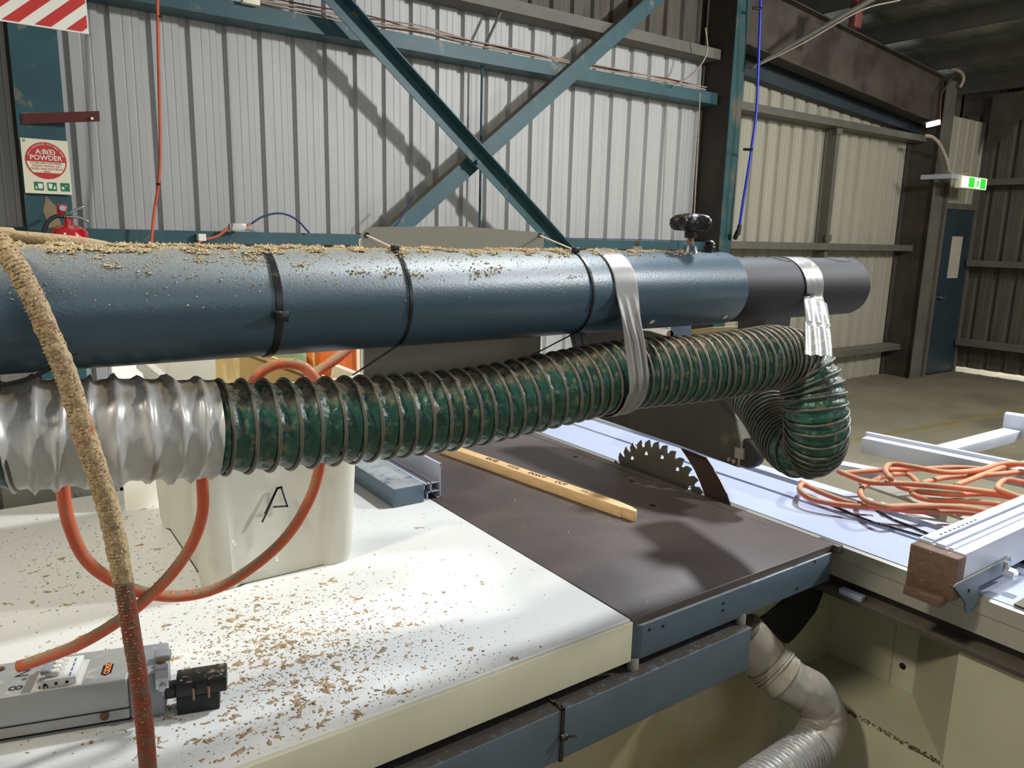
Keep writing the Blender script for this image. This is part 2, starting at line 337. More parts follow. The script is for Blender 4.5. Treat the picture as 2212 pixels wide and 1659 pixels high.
def girt(name, x0, x1, z0, z1, y0=4.75, m='teal', lip=True):
    pr = [(y0, z0), (y0+.19, z0), (y0+.19, z1), (y0, z1), (y0, z1-.016), (y0+.003, z1-.016), (y0+.003, z1-.003), (y0+.187, z1-.003), (y0+.187, z0+.003), (y0+.003, z0+.003), (y0+.003, z0+.016), (y0, z0+.016)]
    pr = [(y0, z0), (y0+.19, z0), (y0+.19, z0+.004), (y0+.004, z0+.004), (y0+.004, z1-.004), (y0+.19, z1-.004), (y0+.19, z1), (y0, z1)]
    return tag(G().prism(pr, 'x', x0, x1).make(name, M[m]), *lip)
girt('wall_girt', -2, 5.56, 2.79, 2.885, lip=('teal wall girt carrying the wires, top left of the main column', 'girt'))
girt('wall_girt', -2, 5.56, 1.515, 1.586, lip=('low teal wall girt behind the blue tube', 'girt'))
girt('wall_girt', -2, 5.56, 3.165, 3.25, m='greysteel', lip=('grey wall girt just below the dark sheeting', 'girt'))
girt('wall_girt', 5.72, 9.33, 2.79, 2.86, m='greysteel', lip=('grey girt under the sloping rafter, right of the main column', 'girt'))
girt('wall_girt', 5.72, 9.33, 1.53, 1.60, m='greysteel', lip=('grey girt at mid height of the right bay', 'girt'))
girt('wall_girt', 5.72, 9.33, .335, .40, m='greysteel', lip=('lowest grey girt, near the floor of the right bay', 'girt'))
tag(G().cyl((3.12, 4.84, 1.586), (3.12, 4.84, 2.79), .009, 8).make('bridging_rod', M['teal']), 'thin teal bridging rod between two girts behind the crossed braces', 'rod')
tag(G().cyl((3.10, 4.80, 2.885), (3.42, 4.80, 3.5), .010, 8).make('bridging_rod', M['greysteel']), 'thin slanting grey rod rising from the upper teal girt', 'rod')
t = thing('wall_mullion', 'vertical grey mullion bridging the girts of the right bay', 'mullion', (7.55, 4.84, 0))
G().box((7.52, 4.80, .40), (7.58, 4.90, 1.53)).make('lower_strut', M['greysteel'], t)
G().box((7.52, 4.80, 1.60), (7.58, 4.90, 2.79)).make('upper_strut', M['greysteel'], t)
for z in (1.62, 2.72): G().box((7.50, 4.785, z), (7.60, 4.80, z+.07)).make('cleat', M['greysteel'], t)
def column(name, x0, x1, y0, y1, z1, mf, mw, label, base=True, slope=0):
    t = thing(name, label, 'column', ((x0+x1)/2, (y0+y1)/2, 0)); xm = (x0+x1)/2
    G().box((x0, y0, 0), (x1, y0+.012, z1)).make('flange', mf, t)
    G().box((x0, y1-.012, 0), (x1, y1, z1)).make('flange', mw, t)
    G().box((xm-.05, y0+.012, 0), (xm+.004, y1-.012, z1)).make('web', mw, t)
    return t
mc = column('steel_column', 5.552, 5.713, 4.6, 4.94, 4.0, M['teal_dirty'], M['soot'], 'tall steel column with teal front flange beside the blue air line')
lc = column('steel_column', .245, .452, 4.6, 4.94, 5.0, M['teal'], M['soot'], 'teal steel column behind the fire extinguisher')
cc = column('steel_column', 9.20, 9.44, 4.56, 4.94, 3.45, M['greysteel'], M['soot'], 'dark corner column left of the blue door')
# bare paint patch on the left column
a = ony(108, 455, 4.598); G().prism([(a[0]-.03, a[2]+.0), (a[0]-.012, a[2]+.075), (a[0]+.03, a[2]+.02), (a[0]+.045, a[2]-.07), (a[0]-.012, a[2]-.09)], 'y', 4.597, 4.6).make('bare_patch', M['barepatch'], lc)
# rafters
def sloped(name, x0, x1, y0, y1, zb, h, sl, m, parent=None):
    return G().hex([(x0, y0, zb(x0)), (x1, y0, zb(x1)), (x1, y1, zb(x1)), (x0, y1, zb(x0)), (x0, y0, zb(x0)+h), (x1, y0, zb(x1)+h), (x1, y1, zb(x1)+h), (x0, y1, zb(x0)+h)]).make(name, m, parent)
zr = lambda x: 3.285-.093*(x-5.78)
t = thing('portal_rafter', 'deep sooty steel rafter sloping from the main column to the corner', 'rafter', (7.4, 4.65, 3.1))
sloped('web', 5.72, 9.2, 4.645, 4.655, zr, .50, 0, M['rafter'], t)
sloped('bottom_flange', 5.72, 9.2, 4.57, 4.73, lambda x: zr(x)-.012, .012, 0, M['soot'], t)
sloped('top_flange', 5.72, 9.2, 4.57, 4.73, lambda x: zr(x)+.50, .012, 0, M['rafter'], t)
G().box((9.19, 4.60, zr(9.1)), (9.205, 4.70, zr(9.1)+.5)).make('end_plate', M['soot'], t)
t = thing('wall_rafter', 'dark blue end wall rafter tucked behind the deep sooty rafter', 'rafter', (7.4, 4.85, 3.1))
sloped('channel', 5.72, 9.3, 4.84, 4.94, lambda x: 3.125-.072*(x-5.9), .22, 0, M['darkblue'], t)
# left part rafter above the frame is not seen; roof
ceil = sroot('ceiling', (6, 2, 4))
xs = np.linspace(2.5, 10.6, 14)
for i in range(13):
    for j in range(4):
        y0 = -3+j*2.0; V = []; n = 5
        for a in range(n+1):
            for b_ in range(n+1):
                x = xs[i]+(xs[i+1]-xs[i])*a/n; y = y0+2.0*b_/n
                sag = .03*math.sin(math.pi*a/n)+.012*noise.noise(Vector((x*4, y*4, 1)))
                V.append((x, y, RZ(x)-sag+.03))
        Fc = [(a*(n+1)+b_, a*(n+1)+b_+1, (a+1)*(n+1)+b_+1, (a+1)*(n+1)+b_) for a in range(n) for b_ in range(n)]
        mesh('foil_blanket', V, Fc, M['foil'], ceil, smooth='all')
struct(G().hex([(2.4, -3, RZ(2.4)+.12), (10.7, -3, RZ(10.7)+.12), (10.7, 5.2, RZ(10.7)+.12), (2.4, 5.2, RZ(2.4)+.12), (2.4, -3, RZ(2.4)+.14), (10.7, -3, RZ(10.7)+.14), (10.7, 5.2, RZ(10.7)+.14), (2.4, 5.2, RZ(2.4)+.14)]).make('ceiling', M['roofsteel']))
for k, x in enumerate((3.4, 4.5, 5.6, 6.7, 7.8, 8.9, 10.0)):
    z = RZ(x)
    pr = [(x, z-.16), (x+.07, z-.16), (x+.07, z-.155), (x+.006, z-.155), (x+.006, z+.08), (x-.06, z+.085), (x-.06, z+.08), (x, z+.075)]
    o = G().prism(pr, 'y', -3, 5.15).make('roof_purlin', M['roofsteel'])
    tag(o, 'grey roof purlin running overhead toward the back wall' if k < 3 else ['', '', '', 'roof purlin nearest the red brown cleat', 'roof purlin in front of the crumpled foil', 'roof purlin nearest the side wall but one', 'roof purlin directly above the side wall'][k], 'purlin', 'roof purlins')
# roof bracing rod
a = ony(1615, 152, 4.56); b = ony(1850, 18, 3.9); b2 = ony(2000, -60, 3.6)
tag(G().cyl(a, b, .014, 10, .022).cyl(b, b+(b-a)*.35, .022, 10).make('roof_brace', M['greysteel']), 'long slanting grey roof brace crossing in front of the sooty rafter', 'brace')
o, _ = cable('tie_wire', [a+np.array([0, 0, .0]), (a+b)/2+np.array([0, -.02, -.03]), b+np.array([.02, -.03, -.02]), ony(1945, 0, 3.7)], .006, M['wirewhite']); tag(o, 'thin pale wire lashed along the roof brace', 'wire')
b = ony(1850, 22, 4.0)
t = G().box((b[0]-.05, b[1]-.03, b[2]-.14), (b[0]+.05, b[1]+.03, b[2]+.12)).make('roof_cleat', M['redbrown'], bevel=.004); tag(t, 'red brown block hanging under the roof where the brace crosses', 'cleat')
# crossed braces (angles), "\" in front of "/"
def angle(name, p, q, w, y, th, lipside, label):
    t = thing(name, label, 'brace', tuple((Vector(p)+Vector(q))/2)); p = Vector((p[0], y, p[2])); q = Vector((q[0], y, q[2])); d = (q-p).normalized()
    n = Vector((0, -1, 0)).cross(d).normalized()
    if n.z < 0: n = -n
    p = p-d*(1.2 if w < .11 else 1.35); q = q+d*(1.55 if w < .11 else 1.2)
    G().hex([p-n*w/2, q-n*w/2, q-n*w/2+Vector((0, th, 0)), p-n*w/2+Vector((0, th, 0)), p+n*w/2, q+n*w/2, q+n*w/2+Vector((0, th, 0)), p+n*w/2+Vector((0, th, 0))]).make('flat_leg', M['teal'], t)
    e = n*w/2*lipside; f = n*th*lipside; dy = Vector((0, -.085 if name == 'wall_brace' and lipside > 0 and 'front' in label else .085, 0))
    G().hex([p+e-f, q+e-f, q+e-f+dy, p+e-f+dy, p+e, q+e, q+e+dy, p+e+dy]).make('upstand_leg', M['teal'], t)
    return t, p, q
A, pa, qa = angle('wall_brace', ony(722, 0, 4.60), ony(1218, 545, 4.60), .10, 4.60, .008, 1, 'teal diagonal brace in front, running down from upper left')
pb, qb = ony(1415, 0, 4.68), ony(868, 492, 4.68)
B, _, _ = angle('wall_brace', qb, pb, .115, 4.69, .008, 1, 'teal diagonal brace behind, rising to the upper right')
c = ony(1031, 350, 4.59); G().cyl((c[0], 4.598, c[2]), (c[0], 4.57, c[2]), .016, 6).make('bolt', M['teal'], A)
# wires along the upper girt
for k in range(6):
    P = []
    for j, x in enumerate(np.linspace(.6, 5.4, 13)):
        P.append((x, 4.74+.03*rnd.random()+.02*(k % 3), 2.895+.006*k+.045*abs(noise.noise(Vector((x*1.3, k*3.1, 0))))*(1.2 if x < 3 else .5)))
    o, _ = cable('wall_wire', P, .005, M['wirewhite' if k != 4 else 'redbrown'], step=.05, n=6)
    tag(o, 'dusty pale wire in the bundle lying along the upper teal girt' if k != 4 else 'dull red wire lying along the upper teal girt', 'wire', 'wires on the upper girt' if k != 4 else None)
o, _ = cable('wall_wire', [ony(1455, 186, 4.7), ony(1480, 172, 4.68), ony(1510, 145, 4.6), ony(1528, 110, 4.58), ony(1524, 60, 4.57)], .006, M['wirewhite'], n=6); tag(o, 'loose wire curving up beside the main column', 'wire')
o, _ = cable('wall_wire', [ony(1512, 200, 4.585), ony(1508, 300, 4.585), ony(1500, 450, 4.585), ony(1496, 560, 4.585)], .006, M['wirewhite'], n=6); tag(o, 'pale conduit running down the left edge of the main column', 'wire')
a = ony(540, 3, 4.73); t = G().box((a[0]-.05, 4.70, a[2]-.02), (a[0]+.05, 4.745, a[2]+.06)).make('junction_box', M['cream'], bevel=.004); tag(t, 'small cream junction box at the top edge above the corrugated wall', 'box')
# blue line at low girt
o, _ = cable('thin_cord', [ony(850, 492, 4.62), ony(862, 478, 4.6), ony(880, 447, 4.6), ony(893, 425, 4.64)], .004, M['bluecord'], n=6); tag(o, 'thin purple cord lying on the foot of the rear brace', 'cord')
# ---------------- left wall stuff
def px_box(x0, y0, x1, y1, y, th, name, m, parent=None, bevel=0):
    a = ony(x0, y0, y); b = ony(x1, y1, y); return G().box((a[0], y, b[2]), (b[0], y+th, a[2])).make(name, m, parent, bevel=bevel)
# extinguisher sign
Y = 4.575; a = ony(43, 297, Y); b = ony(156, 421, Y); sx0, sx1, sz0, sz1 = a[0], b[0], b[2], a[2]
sg = thing('safety_sign', 'cream fire extinguisher sign reading A:B(E) POWDER on the teal column', 'sign', ((sx0+sx1)/2, Y, sz0))
sw = sx1-sx0; sh = sz1-sz0; cxs = (sx0+sx1)/2+.0
G().box((sx0, Y, sz0), (sx1, Y+.004, sz1)).make('board', M['cream'], sg)
g = G(); cz = sz0+sh*.61; rr = sw*.44; g.cyl((cxs, Y+.001, cz), (cxs, Y-.001, cz), rr, 40); g.make('red_disc', M['red'], sg)
pts = [(cxs+rr*.93*math.cos(t), cz+rr*.93*math.sin(t)) for t in np.linspace(R_(-176), R_(-4), 30)]
z0c = cz-rr*.66; pts = [(cxs+rr*.93*math.cos(t), cz+rr*.93*math.sin(t)) for t in np.linspace(R_(184), R_(225), 9)]+[(cxs+rr*.93*math.cos(t), cz+rr*.93*math.sin(t)) for t in np.linspace(R_(315), R_(356), 9)]
G().prism(pts, 'y', Y-.002, Y-.001).make('white_field', M['cream'], sg)
TX = (1, 0, 0); TZ = (0, 0, 1)
text('lettering', 'A:B(E)', .033, M['white'], sg, (cxs, Y-.0025, cz+rr*.47), TX, TZ, bold=.0006)
text('lettering', 'POWDER', .033, M['white'], sg, (cxs, Y-.0025, cz+rr*.14), TX, TZ, bold=.0006)
for k, s in enumerate(('TO BE USED FOR PAPER,', 'WOOD, TEXTILE, OIL,', 'LIQUID, AND ELECTRICAL', 'FIRES')):
    text('lettering', s, .0125, M['red'], sg, (cxs, Y-.003, cz-rr*(.14+.155*k)), TX, TZ)
s = 'THIS COLOURED EXTINGUISHER'
for k, ch in enumerate(s):
    if ch == ' ': continue
    t_ = R_(162-144*k/(len(s)-1)); text('lettering', ch, .012, M['white'], sg, (cxs+rr*.88*math.cos(t_), Y-.0025, cz+rr*.88*math.sin(t_)), (math.sin(t_), 0, -math.cos(t_)), (math.cos(t_), 0, math.sin(t_)))
text('lettering', '20', .014, M['marker'], sg, (sx0+.014, Y-.002, sz1-.012), TX, TZ)
for k in range(3):
    x = sx0+sw*(.20+.28*k); z = sz0+sh*.06; u = sw*.2
    G().box((x, Y-.0015, z), (x+u, Y, z+u)).make('pictogram', M['green'], sg)
    g = G()
    if k == 0: g.prism([(x+.1*u, z+.2*u), (x+.35*u, z+.2*u), (x+.22*u, z+.6*u)], 'y', Y-.0025, Y-.0015).prism([(x+.45*u, z+.2*u), (x+.85*u, z+.2*u), (x+.92*u, z+.8*u), (x+.4*u, z+.8*u)], 'y', Y-.0025, Y-.0015)
    if k == 1: g.prism([(x+.12*u, z+.35*u), (x+.45*u, z+.2*u), (x+.55*u, z+.8*u), (x+.15*u, z+.9*u)], 'y', Y-.0025, Y-.0015).prism([(x+.6*u, z+.2*u), (x+.9*u, z+.25*u), (x+.78*u, z+.75*u)], 'y', Y-.0025, Y-.0015)
    if k == 2: g.prism([(x+.12*u, z+.25*u), (x+.42*u, z+.2*u), (x+.36*u, z+.5*u), (x+.12*u, z+.6*u)], 'y', Y-.0025, Y-.0015).prism([(x+.42*u, z+.45*u), (x+.7*u, z+.7*u), (x+.62*u, z+.78*u)], 'y', Y-.0025, Y-.0015)
    g.make('symbol', M['white'], sg)
# striped board (near the camera, upper left)
Y = 3.6; a = ony(-160, -120, Y); b = ony(192, 74, Y)
st = thing('striped_hazard_board', 'white board with slanting red stripes at the upper left corner', 'sign', ((a[0]+b[0])/2, Y, b[2]))
G().box((a[0], Y, b[2]), (b[0], Y+.004, a[2])).make('board', M['white'], st)
w = b[0]-a[0]; x0, z0 = a[0], b[2]; x1 = b[0]; z1 = a[2]
per = (ony(95, 0, Y)-ony(10, 0, Y))[0]
def clip(poly, f):
    out = []
    for i in range(len(poly)):
        p, q = poly[i], poly[(i+1) % len(poly)]; fp, fq = f(p), f(q)
        if fp >= 0: out.append(p)
        if (fp >= 0) != (fq >= 0): s = fp/(fp-fq); out.append((p[0]+(q[0]-p[0])*s, p[1]+(q[1]-p[1])*s))
    return out
sl = 1.15
for k in range(-4, 8):
    xb = ony(5, 55, Y)[0]+k*.105
    poly = [(xb, z0+.006), (xb+.054, z0+.006), (xb+.054+.4*sl, z0+.406), (xb+.4*sl, z0+.406)]
    poly = clip(clip(clip(poly, lambda p: p[0]-x0-.004), lambda p: x1-.004-p[0]), lambda p: z1-.004-p[1])
    if len(poly) > 2: G().prism(poly, 'y', Y-.0012, Y).make('red_stripe', M['red'], st)
G().box((x0-.0, Y+.004, z1), (x0+.02, 4.6, z1+.02)).make('bracket', M['greysteel'], st)
# red angle bracket on the column
Y = 4.5; a = ony(48, 236, Y); b = ony(216, 262, Y); t = thing('angle_bracket', 'red brown angle iron bracket fixed across the teal column', 'bracket', (a[0], Y, a[2]))
G().hex([(a[0], Y+.09, a[2]-.06), (b[0], Y, b[2]), (b[0], Y+.005, b[2]), (a[0], Y+.095, a[2]-.06), (a[0], Y+.09, a[2]-.01), (b[0], Y, b[2]+.05), (b[0], Y+.005, b[2]+.05), (a[0], Y+.095, a[2]-.01)]).make('front_leg', M['redbrown'], t)
G().hex([(a[0], Y+.095, a[2]-.015), (b[0], Y+.005, b[2]+.045), (b[0], Y+.05, b[2]+.045), (a[0], Y+.095, a[2]-.010), (a[0], Y+.09, a[2]-.01), (b[0], Y, b[2]+.05), (b[0], Y+.05, b[2]+.05), (a[0], Y+.10, a[2]-.005)]).make('top_leg', M['redbrown'], t)
c = ony(199, 256, Y-.003); G().cyl((c[0], Y+.004, c[2]), (c[0], Y-.006, c[2]), .007, 10).make('rivet', M['white'], t)
# fire extinguisher
c = ony(151, 520, 4.42); ex = thing('fire_extinguisher', 'red fire extinguisher with black hose in front of the teal column', 'fire extinguisher', (c[0], 4.42, c[2]-.42))
rx = (ony(201, 520, 4.42)-ony(103, 520, 4.42))[0]/2*.88
g = G(); zt = ony(151, 488, 4.42)[2]; lathe(g, (c[0], 4.42, 0), [(rx*.9, zt-.46), (rx, zt-.44), (rx, zt-.055), (rx*.96, zt-.03), (rx*.82, zt-.012), (rx*.5, zt+.002), (rx*.22, zt+.006)], 32); g.make('cylinder', M['redred'], ex, smooth=True)
g = G(); lathe(g, (c[0], 4.42, 0), [(rx*1.004, zt-.16), (rx*1.004, zt-.072)], 32); g.make('label_band', M['white'], ex, smooth=True)
g = G(); lathe(g, (c[0], 4.42, 0), [(rx*.24, zt+.004), (rx*.22, zt+.028), (rx*.16, zt+.03), (rx*.13, zt+.04)], 16); g.make('neck', M['redred'], ex, smooth=True)
g = G(); g.box((c[0]-.045, 4.40, zt+.04), (c[0]+.0, 4.44, zt+.105)); g.make('valve_body', M['redred'], ex, bevel=.006)
g = G(); q = Vector((c[0]-.022, 4.40, zt+.085)); g.cyl(q, q+Vector((0, -.012, 0)), .014, 16); g.make('pressure_gauge', M['chrome'], ex)
pl = [(c[0]-.01, 4.41, zt+.055), (c[0]+.03, 4.41, zt+.075), (c[0]+.075, 4.41, zt+.10)]
Q, _ = resample(crom(pl), .01); g = G(); V, Fc = sweep(Q, lambda i, t_, s: .010 if abs(math.cos(t_)) > .7 else .004, 8); mesh('lever', V, Fc, M['chrome'], ex, smooth='all')
pl = [(c[0]-.01, 4.41, zt+.045), (c[0]+.05, 4.41, zt+.042), (c[0]+.09, 4.41, zt+.022)]
Q, _ = resample(crom(pl), .01); V, Fc = sweep(Q, lambda i, t_, s: .010 if abs(math.cos(t_)) > .7 else .004, 8); mesh('carry_handle', V, Fc, M['chrome'], ex, smooth='all')
G().box((c[0]-.012, 4.395, zt+.052), (c[0]+.012, 4.405, zt+.07)).make('safety_tag', M['green'], ex)
cable('discharge_hose', [(c[0]-.02, 4.40, zt+.045), (c[0]-.06, 4.39, zt+.042), (c[0]-.10, 4.38, zt+.0), (c[0]-.115, 4.38, zt-.08), (c[0]-.10, 4.39, zt-.25)], .010, M['blackrub'], ex)
G().cyl((c[0]-.045, 4.40, zt+.045), (c[0]-.015, 4.40, zt+.045), .009, 10).make('hose_fitting', M['chrome'], ex)
G().box((c[0]-.03, 4.44, zt-.2), (c[0]+.03, 4.6, zt-.17)).make('wall_hook', M['blackrub'], ex)
# hanging orange cable on wall + plug
o, Q = cable('hanging_cord', [ony(340, -30, 4.6), ony(341, 60, 4.6), ony(344, 200, 4.6), ony(346, 330, 4.6), ony(342, 400, 4.6), ony(333, 460, 4.62), ony(326, 540, 4.62), ony(322, 620, 4.62), (1.0, 4.66, .6), (1.02, 4.6, .02)], .008, M['orange'], step=.03, n=8)
tag(o, 'orange cord hanging down the corrugated wall left of the braces', 'cord')
for (x, y) in ((345, 36), (342, 398)):
    p = Vector(ony(x, y, 4.6)); lathe(G(), p, [(.010, -.006), (.011, -.004), (.011, .004), (.010, .006)], 10).make('cable_tie', M['black'], o)
a = ony(515, 490, 4.68)
t = thing('inline_plug', 'pale inline plug joining orange and navy cords on the wall', 'plug', tuple(a))
g = G().prism([(a[0]-.045, a[2]-.018), (a[0]-.03, a[2]-.026), (a[0]+.03, a[2]-.02), (a[0]+.045, a[2]-.006), (a[0]+.04, a[2]+.022), (a[0]-.035, a[2]+.02)], 'y', 4.66, 4.70); g.make('shell', M['clear'], t, bevel=.005)
G().box((a[0]-.055, 4.665, a[2]-.02), (a[0]-.043, 4.695, a[2]+.018)).make('collar', M['capgrey'], t, bevel=.003)
cable('strain_relief', [(a[0]+.04, 4.68, a[2]+.006), (a[0]+.075, 4.68, a[2]+.02)], .008, M['orange'], t)
o, _ = cable('extension_cord', [(a[0]-.05, 4.68, a[2]), ony(470, 510, 4.69), ony(440, 518, 4.7), ony(425, 530, 4.7), ony(420, 560, 4.7)], .008, M['orange'], n=8); tag(o, 'short orange cord running left from the inline plug', 'cord')
o, _ = cable('extension_cord', [(a[0]+.075, 4.68, a[2]+.02), ony(570, 467, 4.69), ony(607, 461, 4.7), ony(640, 474, 4.71), ony(668, 503, 4.72)], .006, M['bluecord'], n=8); tag(o, 'navy cord arching right from the inline plug', 'cord')
G().box(ony(429, 505, 4.69), ony(441, 520, 4.74)).make('cord_clip', M['white'], o)
o, _ = cable('thin_cord', [(2.1, 4.745, 1.592), (2.8, 4.75, 1.594), (3.6, 4.75, 1.59), (4.6, 4.75, 1.594), (5.4, 4.75, 1.59)], .004, M['bluecord'], step=.05, n=6); tag(o, 'thin purple cord lying along the low teal girt', 'cord')
# blue air line
t = thing('air_line', 'blue air line hanging beside the main column', 'hose', (5.75, 4.5, 1.6))
cable('line', [ony(1644, -20, 4.45), ony(1639, 120, 4.45), ony(1634, 240, 4.45), ony(1622, 330, 4.46), ony(1606, 430, 4.48), ony(1597, 490, 4.5)], .012, M['bluehose'], t, step=.04)
g = G().cyl(ony(1598, 486, 4.5), ony(1594, 508, 4.5), .019, 12).cyl(ony(1594, 500, 4.5), ony(1588, 514, 4.58), .022, 12); g.make('fitting', M['black'], t, smooth=True)
for (x, y) in ((1640, 18), (1620, 323)):
    p = ony(x, y, 4.45); G().cyl(p+np.array([-.05, .03, 0]), p+np.array([.02, -.01, 0]), .012, 8).make('clip', M['black'], t)
# ---------------- right corner: door
DY = 4.575; dx0, dx1, dz1 = ony(2001, 800, DY)[0], ony(2078, 790, DY)[0], 2.04
dx0, dx1 = 9.56, 10.30
dr = sroot('door_1', ((dx0+dx1)/2, DY, 0))
G().box((dx0, DY, .02), (dx1, DY+.045, dz1)).make('door_leaf', M['door'], dr)
for a, b in (((dx0-.05, DY-.02, 0), (dx0, DY+.1, 2.45)), ((dx1, DY-.02, 0), (dx1+.05, DY+.1, 2.45)), ((dx0, DY-.02, dz1), (dx1, DY+.1, dz1+.07))):
    G().box(a, b).make('door_frame', M['greysteel'], dr)
g = G().cyl((dx0+.07, DY, .98), (dx0+.07, DY-.05, .98), .011, 10).cyl((dx0+.07, DY-.05, .98), (dx0+.19, DY-.05, .975), .010, 10); g.make('door_handle', M['chrome'], dr, smooth=True)
G().box((dx0+.26, DY-.003, 1.21), (dx0+.53, DY, 1.72)).make('notice_sheet', M['paper'], dr)
wall_sheets(wb, 9.56, 10.36, lambda a: 2.10, lambda a: 3.1, 'x', 4.62, 1, M['sheet_beige'], per=4)
G().box((9.44, 4.62, 0), (9.51, 4.64, 3.1)).make('filler_strip', M['soot'], wb)
G().box((9.40, 4.60, .95), (9.54, 4.62, 1.20)).make('orange_tag_board', M['pine'], wb)
for z in (.36, 1.36, 2.34): 
    o = G().prism([(10.22, z), (10.385, z), (10.385, z+.075), (10.22, z+.075)], 'y', -3, 4.55).make('side_girt', M['greysteel'])
    tag(o, {.36: 'lowest girt on the dark side wall beside the door', 1.36: 'middle girt on the dark side wall beside the door', 2.34: 'top girt on the dark side wall level with the exit sign'}[z], 'girt', 'side wall girts')
G().box((10.40, -3, 3.2), (10.42, 4.95, 3.6)).make('eave_strip', M['soot'], wr)
# knee brace gusset
tag(G().prism([(4.5, 3.4), (4.5, 2.75), (4.44, 2.75), (3.9, 3.4)], 'x', 10.2, 10.22).make('knee_gusset', M['soot']), 'dark gusset plate high in the corner above the exit sign', 'gusset')
# exit sign
Y = 4.25; a = ony(2081, 378, Y); b = ony(2130, 412, Y)
e = thing('exit_sign', 'lit green and white running man exit sign above the door', 'sign', ((a[0]+b[0])/2, Y, b[2]))
G().box((a[0]-.03, Y+.003, b[2]), (b[0], Y+.07, a[2])).make('housing', M['cream'], e, bevel=.006)
ew = b[0]-a[0]; G().box((a[0]-.01, Y, b[2]+.01), (b[0]-.008, Y+.004, a[2]-.01)).make('white_panel', M['brightwhite'], e)
for u0, u1 in ((.25, .48), (.72, .94)): G().box((a[0]+ew*u0, Y-.002, b[2]+.014), (a[0]+ew*u1, Y, a[2]-.014)).make('green_panel', M['brightgreen'], e)
g = G(); cx = a[0]+ew*.6; cz = (a[2]+b[2])/2
g.prism([(cx-.01, cz-.02), (cx+.02, cz-.02), (cx+.03, cz+.03), (cx, cz+.03)], 'y', Y-.003, Y).prism([(cx+.0, cz+.04), (cx+.02, cz+.04), (cx+.02, cz+.06), (cx, cz+.06)], 'y', Y-.003, Y)
g.prism([(cx-.04, cz-.065), (cx-.03, cz-.07), (cx+.01, cz-.02), (cx-.01, cz-.015)], 'y', Y-.003, Y).prism([(cx+.02, cz-.02), (cx+.05, cz-.04), (cx+.055, cz-.03), (cx+.02, cz-.005)], 'y', Y-.003, Y)
g.make('running_figure', M['brightgreen'], e)
c2 = ony(2060, 383, Y+.1); G().box((c2[0]-.2, Y+.03, c2[2]-.025), (a[0], Y+.06, c2[2]+.025)).make('bracket', M['silverwhite'], e)
G().box((c2[0]-.2, Y+.06, c2[2]-.025), (c2[0]-.17, 4.62, c2[2]+.025)).make('bracket_arm', M['silverwhite'], e)
o, _ = cable('conduit', [ony(1999, 293, 4.5), ony(2015, 297, 4.5), ony(2030, 312, 4.48), ony(2045, 345, 4.45), ony(2052, 372, 4.4), ony(2070, 378, 4.33), ony(2090, 374, 4.3)], .018, M['wirewhite'], step=.04); tag(o, 'pale flexible conduit curving down to the exit sign', 'conduit')
o, _ = cable('conduit', [ony(2055, 148, 4.5), ony(2075, 155, 4.5), ony(2082, 170, 4.5), ony(2074, 188, 4.5)], .018, M['wirewhite'], step=.04); tag(o, 'short pale conduit end hooking down at the top of the corner column', 'conduit')
o, _ = cable('wall_wire', [ony(2052, 148, 4.52), ony(2066, 155, 4.52), ony(2045, 185, 4.53), ony(2033, 210, 4.53), ony(2030, 270, 4.53)], .010, M['redbrown'], step=.04, n=6); tag(o, 'dull red wire dropping from the roof at the corner column', 'wire')
a = ony(2004, 270, 4.5); b = ony(2028, 264, 4.5)
t = thing('daylight_gap', 'small bright white glowing bar at the foot of the rafter', 'light', tuple(a)); t.name = 'glow_bar'  # emissive bar with a dark backing, put in for a gap of daylight
G().bar(a, b, .035, .05).make('tube', M['whiteglow'], t)
G().bar(a+np.array([0, .03, .02]), b+np.array([0, .03, .02]), .05, .03).make('housing', M['soot'], t)

# ================================================================ THE SAW
TZ_ = .87
X0, XB, XR, YF, YB = -1.2, 1.0, 1.695, .972, 2.30
sw_ = thing('panel_saw', 'large sliding table saw with white, brown and aluminium table tops', 'saw', (1.2, 1.6, 0))
G().box((X0, YF+.004, TZ_-.03), (XB-.002, YB, TZ_)).make('white_table_top', M['tabwhite'], sw_, bevel=.002)
G().box((X0, YF-.004, TZ_-.088), (XB-.002, YF+.004, TZ_-.003)).make('table_fascia', M['fascia'], sw_, bevel=.0015)
G().box((XB+.001, YF+.003, TZ_-.018), (XR, 3.05, TZ_)).make('brown_table_top', M['brown'], sw_, bevel=.0015)
G().box((XR-.002, YF-.012, TZ_-.022), (XR+.02, YF+.05, TZ_-.001)).make('table_corner_strip', M['brown'], sw_, bevel=.0015)
bf = G().prism([(XB+.001, YF+.012), (XB+.026, YF-.003), (XR-.012, YF-.003), (XR-.012, YF+.02), (XB+.001, YF+.02)], 'z', TZ_-.092, TZ_-.0185).make('blue_table_frame', M['bluepaint'], sw_, bevel=.0012)
for (x, y) in ((1403, 1360), (1432, 1352), (1563, 1303), (1561, 1318), (1722, 1271), (1760, 1213)):
    p = ony(x, y, YF-.003); G().cyl((p[0], YF-.0045, p[2]), (p[0], YF, p[2]), .0032, 10).make('bolt_hole', M['void'], bf)
# recesses in the brown top
for (x, y) in ((1243, 987), (1365, 1040), (1410, 1092)):
    p = onz(x, y, TZ_); G().cyl((p[0], p[1], TZ_-.001), (p[0], p[1], TZ_+.0006), .009, 14).make('countersunk_bolt', M['void'], sw_)
# slot insert line by the blade
G().box((XR-.035, 1.15, TZ_), (XR-.0335, 2.3, TZ_+.0003)).make('insert_joint', M['void'], sw_)
